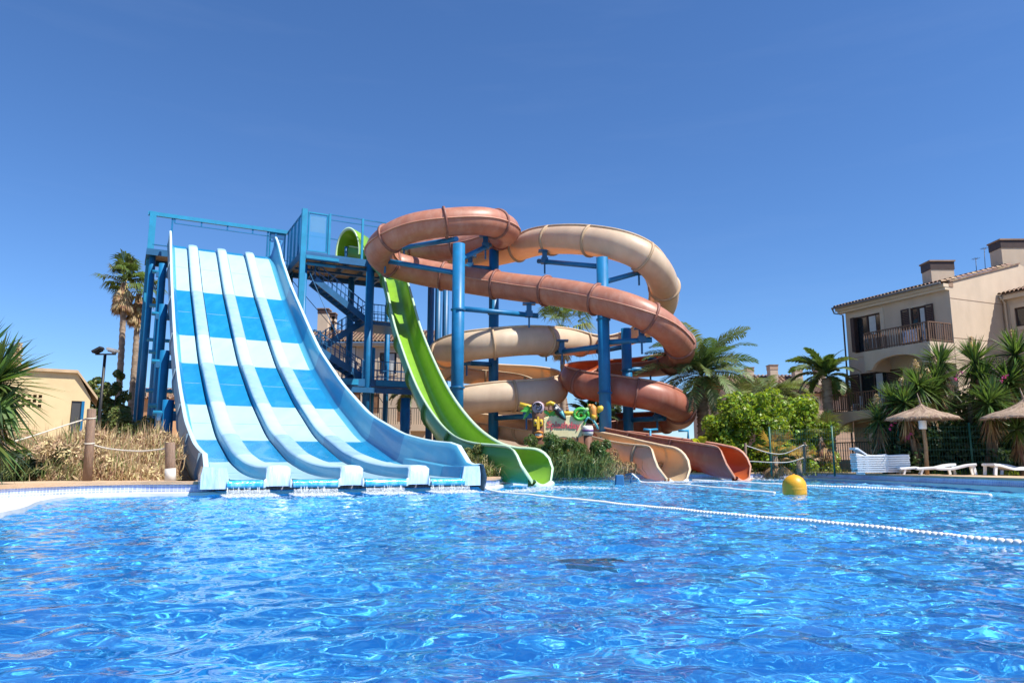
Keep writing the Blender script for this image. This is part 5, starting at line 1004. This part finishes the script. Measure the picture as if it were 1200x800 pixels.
scrub('brown dry scrub bush beside the cream chute', [(702, 31.4), (714, 31.8), (724, 32.4), (708, 32.6)], 2600, .95, [L_straw, L_dry], 94)
scrub('dry scrub between the cream and brown chutes', [(742, 34.6), (760, 34.8), (778, 35.2), (800, 35.8)], 1700, .75, [L_straw, L_dry], 95)
scrub('dark low scrub behind the left post and rope', [(4, 19.2), (20, 19.6), (36, 19.8), (8, 20.2)], 2400, .9, [L_olive, L_dk], 96)
scrub('tall straggly green scrub beside the thick wooden post', [(74, 20.4), (84, 20.2), (94, 20.0)], 1300, 1.1, [L_olive, L_straw], 97)
q = Q(); r = np.random.default_rng(98)
gp = [(*xyz(px, 545, Y)[:2], .2) for px, Y in [(px, 31+.012*(px-1080)*-1+r.random()*.8) for px in range(1090, 1210, 4)]]
blades(q, gp, 1500, .35, r, 2, .2, .02, .8); q.build('edge_grass', [L_olive, L_bush], kind='stuff')
q = Q(); gp = [(*xyz(px, 545, Y)[:2], .2) for px, Y in [(700+300*r.random(), 35.5+5*r.random()) for _ in range(120)]]
blades(q, gp, 5000, .4, r, 2, .4, .018, .8); q.build('ground_cover', [L_olive, L_dk], kind='stuff')
# ------------------------------------------------------------------ furniture on the deck
M_thatch = pm('straw_thatch', (.36, .26, .19), .95, .3, 9, bump=.7, bsc=50, dirt=(.2, .14, .10), dsc=3, damt=.5)
L_th = leafmat('thatch_straw', (.33, .235, .165), .35, (.35, .25, .17), .15, .9)
def parasol(px, Y, ptop, prim, half, label, seed, placard):
    r = np.random.default_rng(seed); b = base_(px, Y); b = (b[0], b[1], DZ-.01); zr = at(px, prim, Y).z; zt = at(px, ptop, Y).z; root = thing('straw_parasol', label, 'parasol', b, 'straw parasols by the pool')
    mb = MB(); mb.tube([b, (b[0]+.05, b[1], (zr+DZ)/2), (b[0], b[1], zr+.25)], [.085, .075, .07], 10); mb.build('pole', M['wood_l'], root)
    H_ = zt-zr-.12; prof = [(half, 0), (half*.98, .05), (half*.72, .12+H_*.14), (half*.45, .12+H_*.36), (half*.22, .12+H_*.62), (half*.09, .12+H_*.84), (.03, .12+H_)]
    mb = MB(); c = Vector((b[0], b[1], zr)); N_ = 48
    rings = [[c+Vector((rr*math.cos(2*PI*j/N_), rr*math.sin(2*PI*j/N_), z+.02*r.normal()*(rr > .2))) for j in range(N_)] for rr, z in prof]; under = [[c+Vector((rr*math.cos(2*PI*j/N_), rr*math.sin(2*PI*j/N_), z)) for j in range(N_)] for rr, z in ((.05, .02+H_*.55), (half*.5, .0+H_*.15), (half*.98, -.02))]
    mb.loft(under+rings, True, 0, False, True); cano = mb.build('canopy', M_thatch, root); q = Q()
    for k in range(1700):
        az = r.random()*2*PI; u = r.random()**.55; rr = half*u; z = np.interp(rr, [p[0] for p in prof][::-1], [p[1] for p in prof][::-1]); d = np.array([math.cos(az), math.sin(az), 0]); s = np.array([-d[1], d[0], 0]); p = np.array(c)+d*rr+np.array([0, 0, z+.01]); l = .08+.12*r.random(); e = p+d*l+np.array([0, 0, -l*(.3+.5*u)]); wv = s*.008; q.strip(np.array([p-wv, e-wv*.4]), np.array([p+wv, e+wv*.4]))
    q.build('straw_fringe', L_th, cano)
    if placard:
        mb = MB(); zc = at(px, 497.5, Y).z; mb.lathe((b[0], b[1], zc-.17), [(.14, 0), (.145, .01), (.145, .33), (.14, .34)], 16); mb.build('pole_sleeve', M['white'], root)
    mb = MB(); mb.tube([(b[0], b[1], zt-.1), (b[0]-.04, b[1], zt+.12), (b[0]-.11, b[1], zt+.42)], [.05, .03, .008], 8); mb.build('straw_tip', M_thatch, root)
parasol(1085, 29.6, 473, 491, 1.32, 'straw parasol whose pole carries a white sleeve, left of the two', 1, True)
parasol(1208, 28.4, 467, 490, 1.5, 'straw parasol cut off by the right edge of the picture', 2, False)
# sun loungers: one moulded profile, used singly and stacked
def lounger_parts(root, o, d, wid=.62, stacked=False):
    s = Vector((-d.y, d.x, 0)); o = Vector(o)
    prof = [(0, .40), (.55, .28), (.66, .25), (1.15, .25), (1.3, .29), (1.9, .24)] if stacked else [(0, .40), (.28, .37), (.62, .28), (.8, .24), (1.2, .24), (1.38, .28), (1.95, .24)]
    mb = MB(); top = []; 
    for x, z in prof: p = o+d*x+Z_*z; top.append([p-s*wid/2, p-s*(wid/2-.05)+Z_*.02, p+s*(wid/2-.05)+Z_*.02, p+s*wid/2, p+s*wid/2-Z_*.07, p-s*wid/2-Z_*.07])
    mb.loft(top, True, 0, True, False); mb.build('bed', M['white'], root, bevel=.008)
    for x, z, k in ((.1, .34, -.05), (1.75, .22, .08)):
        for sd in (-1, 1):
            mb = MB(); p = o+d*x+s*sd*(wid/2-.06)+Z_*z; mb.bar(p, o+d*(x+k)+s*sd*(wid/2-.06), .09, .06); mb.build('leg', M['white'], root)
def lounger(px, Y, rz, label, flip=1):
    b = base_(px, Y); b = (b[0], b[1], DZ); root = thing('sun_lounger', label, 'sun lounger', b, 'white sun loungers'); d = Vector((math.cos(rz), math.sin(rz), 0)); lounger_parts(root, Vector(b)-d*1.0, d); return root
lounger(1083, 28.8, PI-.2, 'white sun lounger directly beside the sleeved parasol pole, half hidden by its neighbour')
lounger(1106, 28.2, PI-.35, 'white sun lounger right of the sleeved parasol pole')
lounger(1186, 27.4, .15, 'white sun lounger under the parasol at the right edge, nearer the pool')
lounger(1199, 28.6, -.1, 'white sun lounger behind another at the right edge')
SL = Vector((math.cos(-.1), math.sin(-.1), 0)); b = at(1001, 556, 29.6)
ords = ['lowest', 'second from the bottom', 'third from the bottom', 'fourth from the bottom', 'fifth from the bottom', 'sixth from the bottom', 'seventh from the bottom', 'topmost']
for k in range(8):
    o = Vector((b.x, b.y, DZ+.06+k*.085)); root = thing('sun_lounger', 'white sun lounger, '+ords[k]+' of the tall stack by the fence', 'sun lounger', tuple(o), 'stacked sun loungers'); s = Vector((-SL.y, SL.x, 0)); of = .012*math.sin(k*2.3); o = o+SL*of; wid = .66
    prof = [(0, .30), (.10, .28), (.46, .05), (.60, .02), (1.0, .02), (1.12, .10), (1.22, .02), (1.30, .01), (1.75, .06), (2.0, .05)]; prof = [(x, z*.55+(.14 if x < .3 else 0)*(k == 7)) for x, z in prof]
    mb = MB(); rg = []
    for x, z in prof: p = o+SL*x+Z_*z; rg.append([p-s*wid/2, p+s*wid/2, p+s*wid/2+Z_*.075, p-s*wid/2+Z_*.075])
    mb.loft(rg, True, 0, True, False); mb.build('bed', M['white'], root, bevel=.01)
    mb = MB()
    for sd in (-1, 1): mb.bar(o+s*sd*(wid/2+.012)+Z_*.04+SL*.02, o+s*sd*(wid/2+.012)+SL*1.96+Z_*.055, .035, .05)
    mb.build('side_rail', M['white'], root)
    if k == 0:
        for x in (.25, 1.75):
            mb = MB(); mb.box(o+SL*x+Z_*(-.02), (.12, .5, .1)); mb.build('leg', M['white'], root)
# green mesh fence
fa, fb = at(978, 552, 32.6), at(1141, 553.5, 30.3); fd = Vector((fb.x-fa.x, fb.y-fa.y, 0)); fl = fd.length; fd.normalize()
fence = thing('mesh_fence', 'green wire mesh fence with posts behind the loungers', 'fence', (fa.x, fa.y, .2)); F0 = Vector((fa.x, fa.y, .2)); us_ = [-2.6, 0, fl*.5, fl, fl*1.5]
for u_ in us_:
    mb = MB(); p = F0+fd*u_; mb.tube([p, p+Z_*2.15], .045, 8); mb.lathe(p+Z_*2.15, [(.05, 0), (.05, .02), (.01, .04)], 8)
    for z in (.55, 1.1, 1.65): mb.box(p+Z_*z-fd.cross(Z_)*0, (.13, .06, .04))
    mb.build('post', M['green_metal'], fence)
for a, c in zip(us_[:-1], us_[1:]):
    mb = MB(); n = int((c-a)/.1)
    for k in range(1, n): p = F0+fd*(a+(c-a)*k/n)+Z_*.1; mb.bar(p, p+Z_*1.95, .007)
    for z in (.12, .35, .58, .62, .85, 1.08, 1.12, 1.35, 1.58, 1.62, 1.85, 2.03): mb.bar(F0+fd*(a+.06)+Z_*z, F0+fd*(c-.06)+Z_*z, .008)
    mb.build('mesh_panel', M['green_metal'], fence)
# rope and post fences
def wpost(px, pt, pb, Y, r, label, name='wooden_post', base=None, lean=0):
    b = at(px, pb, Y); t = at(px+lean, pt, Y); root = thing(name, label, 'post', (b.x, b.y, DZ-.02), 'wooden rope posts'); mb = MB(); B = Vector((b.x, b.y, DZ-.02)); T = Vector((t.x, t.y, t.z)); mb.tube([B, B.lerp(T, .5), T-Z_*.015, T], [r*1.04, r, r*.97, r*.9], 14); mb.build('shaft', M['wood'], root)
    if base: mb = MB(); mb.tube([B, B+(T-B)*base], r*1.09, 14); mb.build('painted_base', M_ledge, root)
    return B, T
B1, T1 = wpost(102, 479, 565, 18.6, .105, 'tall weathered wooden post holding the rope, left of the dry grass', lean=5.5)
B2, T2 = wpost(199.5, 518, 565, 18.3, .115, 'short wooden post with a white painted foot beside the lane slide', base=.33)
def rope(pts, r, label, loop=None):
    P = catmull(pts, 8); mb = MB(); mb.tube([Vector(p) for p in P], r, 8)
    if loop is not None: c = Vector(loop[0]); rr = loop[1]; mb.tube([c+Vector((math.cos(a)*rr, math.sin(a)*rr, .015*math.sin(a))) for a in np.linspace(0, 2*PI, 16)], r, 8)
    mb.build('rope', M['rope'], label=label, cat='rope', group='ropes between the posts')
rope([at(-40, 531, 15.8), at(0, 521.5, 16.5), at(40, 510, 17.4), at(80, 497, 18.3), at(104, 490, 18.75), at(113, 488, 18.85)], .018, 'taut rope from the tall weathered post to the yucca at the left', (B1.lerp(T1, .87), .1))
rope([at(108, 521, 18.78), at(130, 526, 18.7), at(165, 528.5, 18.5), at(198, 525, 18.28)], .022, 'sagging rope between the tall weathered post and the white-footed post', (B1.lerp(T1, .52), .1))
B3, T3 = wpost(873.5, 519, 545, 33.6, .06, 'thin wooden post beside the mouth of the terracotta chute'); B4, T4 = wpost(942.5, 518, 553, 33.2, .07, 'grey wooden post at the right end of the planted bed')
rope([T3-Z_*.1, at(884, 525, 33.5), at(902, 530.5, 33.3), at(920, 531, 33.3), at(942, 521, 33.1)], .02, 'upper slack rope across the bed of yellow fan palms', (T4-Z_*.12, .08)); rope([at(876, 540, 33.5), at(905, 541.5, 33.2), at(925, 541, 33.2), at(942, 536, 33.1)], .02, 'lower slack rope across the bed of yellow fan palms')
# floodlight pole
p = base_(112, 42); z1 = at(112, 415, 42).z; root = thing('floodlight_pole', 'dark pole with two tilted floodlights behind the hut', 'floodlight', p); mb = MB(); mb.tube([p, (p[0], p[1], z1)], .08, 10); mb.build('pole', M['black'], root)
mb = MB(); mb.bar((p[0]-.55, p[1], z1), (p[0]+.6, p[1], z1), .08); mb.build('crossbar', M['black'], root)
for k, (dx, tilt, mt) in enumerate(((-.35, .5, 'black'), (.5, -.25, 'white'))):
    mb = MB(); c = Vector((p[0]+dx, p[1]-.15, z1+.22)); X = Vector((math.cos(tilt), 0, math.sin(tilt))); Zv = Vector((-math.sin(tilt), 0, math.cos(tilt))); mb.box(c, (.55, .45, .16), 0, (X, Y_, Zv)); mb.box(c-Zv*.12, (.4, .32, .07), 0, (X, Y_, Zv)); mb.bar(c-Zv*.16, (p[0]+dx, p[1], z1+.04), .05); h_ = mb.build('lamp_head', M[mt] if mt == 'black' else pm('grey_lamp', (.4, .4, .4), .4), root, bevel=.02)
    mb = MB(); mb.box(c+Zv*.085, (.46, .36, .012), 0, (X, Y_, Zv)); mb.build('lens', M['glass'], h_)
# blue shower frame beyond the spiral
mb = MB(); a, b, c, d = at(795, 504.5, 37), at(806.5, 504.5, 37), at(806.5, 512.5, 37), at(795, 511, 37); mb.tube([a, b, c, Vector((c.x, c.y, .2))], .06, 8); mb.tube([at(754, 503, 37), at(762, 503.5, 37), at(770, 503, 37.5)], .06, 8); mb.tube([at(762, 503.5, 37), Vector((at(762, 503, 37).x, 37, .2))], .05, 8); mb.build('pipe_rail', M['steel_l'], label='light blue bent pipe rail under the terracotta spiral', cat='pipe rail')
# ------------------------------------------------------------------ jungle sign
M_sign = pm('sign_cream_paint', (.76, .66, .36), .6, .12, 6, dirt=(.7, .62, .4), damt=.5); M_red = pm('sign_red_paint', (.62, .10, .12), .5, .1); M_tot = pm('totem_brown', (.16, .07, .04), .7, .2, 6); M_totl = pm('totem_mauve', (.42, .33, .40), .7, .15); M_yp = pm('yellow_paint', (.62, .40, .03), .5, .1); M_gp = pm('green_paint', (.08, .42, .06), .45, .2, 8); M_blk = pm('black_paint', (.025, .03, .045), .4, .1); M_teal = pm('teal_paint', (.1, .35, .38), .5, .1); M_org = pm('orange_paint', (.55, .22, .04), .5, .1); M_wp = simple('white_paint', (.7, .68, .62))
YS = 31.9; px2m = YS/FPX
def sp(px, py, dy=0): return at(px, py, YS+dy)
r = np.random.default_rng(5); sg = sp(660, 500); sign = thing('jungle_sign', 'cream ragged-edged sign with red lettering among jungle figures', 'sign', (sg.x, sg.y, .2))
mb = MB(); out = []; N_ = 64
for k in range(N_):
    a = 2*PI*k/N_; rag = 1+.09*(k % 2)+.04*r.random(); ce = abs(math.cos(a))**.5*math.copysign(1, math.cos(a)); se = abs(math.sin(a))**.5*math.copysign(1, math.sin(a)); out.append(Vector((sg.x+.88*rag*ce, YS, sg.z+.44*rag*se)))
cf = [Vector((p.x, YS-.06, p.z)) for p in out]; ci = [Vector((sg.x+(p.x-sg.x)*.94, YS-.075, sg.z+(p.z-sg.z)*.92)) for p in out]; mb.loft([out, cf, ci], True, 0, False, False); mb.face(ci[::-1]); mb.face(out); mb.build('board', M_sign, sign)
for tx, sz, dz, rot in (('Splashday', .40, -.12, -.03),):
    me = text_mesh(tx, sz, 'lettering'); me.materials.append(M_red); o = bpy.data.objects.new('lettering', me); COL.objects.link(o); o.parent = sign; o.location = Vector((sg.x, YS-.085, sg.z+dz+.06))-ORG[sign]; o.rotation_euler = (PI/2, -rot, 0); o.scale = (.92, 1, 1)
mb = MB()
for x in (-.6, .6): mb.tube([(sg.x+x, YS+.05, .2), (sg.x+x, YS+.05, sg.z)], .05, 8)
mb.build('support', M['wood'], sign)
mb = MB(); mb.tube([sp(640, 484, .12), sp(690, 484, .12)], .09, 8); mb.build('bamboo_pole', M_yp, sign); mb = MB(); mb.tube([sp(609, 473.5, .1), sp(626, 478, .1)], .10, 8); mb.build('bamboo_pole', M_yp, sign); mb = MB(); mb.tube([sp(620, 521, -.1), sp(631, 512.5, -.1)], [.13, .08], 8); mb.build('yellow_flower', M_yp, sign)
for cx, cy, n_ in ((644, 486, 9), (621, 481, 6), (640, 519, 8), (694, 480, 7)):
    q = Q(); c = np.array(sp(cx, cy, .02))
    for k in range(n_):
        a = 2*PI*r.random(); d = np.array([math.cos(a), -.3, math.sin(a)]); l = .3+.12*r.random(); s = np.array([-math.sin(a), 0, math.cos(a)])*.07; t = np.linspace(0, 1, 4)[:, None]; P = c+d*l*t-np.array([0, 0, .08])*t**2; w_ = np.array([.2, 1, .8, .05])[:, None]; q.strip(P-s*w_, P+s*w_)
    q.build('leaf_cluster', M_gp, sign)
# totem
tb = sp(630.5, 517); zt = sp(630, 472).z; tot = thing('tiki_totem', 'carved brown tiki totem with a spiral crown left of the sign', 'totem', (tb.x, tb.y-.15, .2)); cx, cy = tb.x, tb.y-.15
mb = MB(); mb.lathe((cx, cy, .2), [(.25, 0), (.24, .5), (.27, .9), (.25, zt-.9), (.27, zt-.62), (.245, zt-.6), (.28, zt-.25), (.22, zt-.2)], 18); mb.build('log', M_tot, tot)
mb = MB(); c = Vector((cx, cy-.25, zt-.22)); mb.tube([c+Vector((math.cos(a)*.024*a, -.02-.004*a, math.sin(a)*.024*a)) for a in np.linspace(.3, 9.2, 48)], .028, 8); mb.build('spiral_crown', M_blk, tot)
mb = MB(); rg = [[c+Vector((math.cos(a)*q_, dy, math.sin(a)*q_)) for a in np.linspace(0, 2*PI, 21)[:-1]] for q_, dy in ((.26, .12), (.26, -.005), (.02, -.01))]; mb.loft(rg, True, 0, False, True); mb.build('crown_disc', M_totl, tot)
for sx_ in (-1, 1):
    mb = MB(); mb.lathe((cx+.115*sx_, cy-.235, zt-1.02), [(.075, 0), (.085, .1), (.085, .24), (.06, .3)], 12); ey = mb.build('eye_socket', M_yp, tot); mb = MB(); mb.lathe((cx+.115*sx_, cy-.30, zt-.92), [(.03, 0), (.045, .04), (.03, .09)], 10); mb.build('pupil', M_blk, ey)
mb = MB(); mb.hexa([(cx-.06, cy-.36, zt-1.15), (cx+.06, cy-.36, zt-1.15), (cx+.05, cy-.2, zt-1.15), (cx-.05, cy-.2, zt-1.15), (cx-.035, cy-.28, zt-.6), (cx+.035, cy-.28, zt-.6), (cx+.03, cy-.2, zt-.6), (cx-.03, cy-.2, zt-.6)]); mb.build('nose', M_yp, tot)
mb = MB(); mb.tube([(cx-.17, cy-.25, zt-1.3), (cx, cy-.32, zt-1.24), (cx+.17, cy-.25, zt-1.3)], .06, 8); mb.tube([(cx-.17, cy-.25, zt-1.42), (cx, cy-.3, zt-1.5), (cx+.17, cy-.25, zt-1.42)], .05, 8); mb.build('lips', M_org, tot)
mb = MB()
for k in range(4): mb.box((cx-.105+k*.07, cy-.285, zt-1.36), (.055, .05, .1))
mb.build('teeth', M_wp, tot)
# toucan on the sign
tc_ = sp(655, 484, -.08); tou = thing('toucan_figure', 'black toucan figure with a big yellow beak perched on the sign', 'bird figure', (tc_.x, tc_.y, tc_.z)); mb = MB()
pth = [sp(663, 492, -.1), sp(660, 488, -.1), sp(656, 483, -.1), sp(652.5, 478.5, -.1), sp(650.5, 475, -.1), sp(649.5, 472.5, -.1)]; mb.tube(pth, [.03, .13, .18, .15, .11, .05], 12); mb.build('body', M_blk, tou)
mb = MB(); mb.tube([sp(650, 474, -.12), sp(645, 471.8, -.12), sp(641, 473, -.12), sp(639.5, 475.5, -.12)], [.09, .085, .06, .015], 10); mb.build('beak', M_yp, tou); mb = MB(); mb.tube([sp(650.8, 479.5, -.24), sp(652.5, 477, -.22)], [.06, .05], 8); mb.build('breast', M_wp, tou); mb = MB(); mb.tube([sp(657, 482, -.24), sp(662, 490, -.2)], [.1, .03], 8); mb.build('wing', M_teal, tou)
mb = MB(); mb.lathe(sp(650, 473.6, -.22), [(.012, -.02), (.025, 0), (.012, .02)], 8); mb.build('eye', M_wp, tou)
# green coiled snake and a painted parrot group at the right end
c = sp(680, 486, -.08); sn = thing('snake_figure', 'bright green coiled snake figure on the right end of the sign', 'snake figure', tuple(c)); mb = MB(); pth = [c+Vector((math.cos(a)*(.34-.026*a)*1.0, -.03*math.sin(a*.5), math.sin(a)*(.30-.024*a))) for a in np.linspace(0, 10.5, 60)]; pth = [sp(684, 498, -.08), sp(686.5, 492, -.08)]+pth; mb.tube(pth, [.03, .05]+[.075]*(len(pth)-3)+[.05], 10); mb.build('body', M_gp, sn)
mb = MB(); mb.tube([sp(684, 483, -.12), sp(687.5, 479.5, -.14), sp(689.5, 478.4, -.14)], [.06, .085, .05], 10); mb.build('head', pm('pale_green_paint', (.3, .55, .22), .5), sn)
c = sp(697, 486, .02); pa = thing('parrot_figure', 'yellow and orange parrot figure between the sign and the tall column', 'bird figure', tuple(c)); mb = MB(); mb.tube([sp(696, 495, 0), sp(696, 489, 0), sp(695, 482, 0), sp(694, 477, 0), sp(693.5, 473.5, 0)], [.05, .17, .19, .17, .06], 12); mb.build('body', M_org, pa)
mb = MB(); mb.tube([sp(700, 483, -.05), sp(703.5, 478.5, -.08), sp(706, 476, -.08)], [.07, .15, .06], 10); mb.build('wing', M_yp, pa); mb = MB(); mb.tube([sp(695, 491, -.17), sp(696, 486, -.2)], [.07, .1], 10); mb.build('breast', M_yp, pa); mb = MB(); mb.tube([sp(692, 475, -.1), sp(689.6, 475.6, -.12), sp(689, 478, -.12)], [.08, .06, .015], 8); mb.build('beak', M_org, pa); mb = MB(); mb.lathe(sp(693.4, 475, -.2), [(.012, -.02), (.026, 0), (.012, .02)], 8); mb.build('eye', M_blk, pa)
c = sp(690, 502, -.1); dr = thing('drum_figure', 'small painted drum group with a blue arched hoop below the parrot figure', 'figure', (c.x, c.y, .2)); mb = MB(); mb.lathe((c.x-.05, c.y, c.z-.3), [(.2, 0), (.24, .12), (.24, .3), (.2, .42), (.0, .425)], 14); mb.build('drum', M_wp, dr); mb = MB(); mb.lathe((c.x-.05, c.y, c.z-.14), [(.245, 0), (.25, .05), (.245, .1)], 14); mb.build('drum_band', pm('purple_paint', (.16, .08, .2), .5), dr); mb = MB(); mb.tube([sp(685, 494, -.12), sp(689, 489, -.12), sp(694, 491, -.12), sp(699, 498, -.12), sp(701, 503, -.12)], .05, 8); mb.build('hoop', M_teal, dr); mb = MB(); mb.lathe((c.x-.05, c.y, .2), [(.18, 0), (.14, .3), (.18, c.z-.5)], 12); mb.build('stand', M_tot, dr)
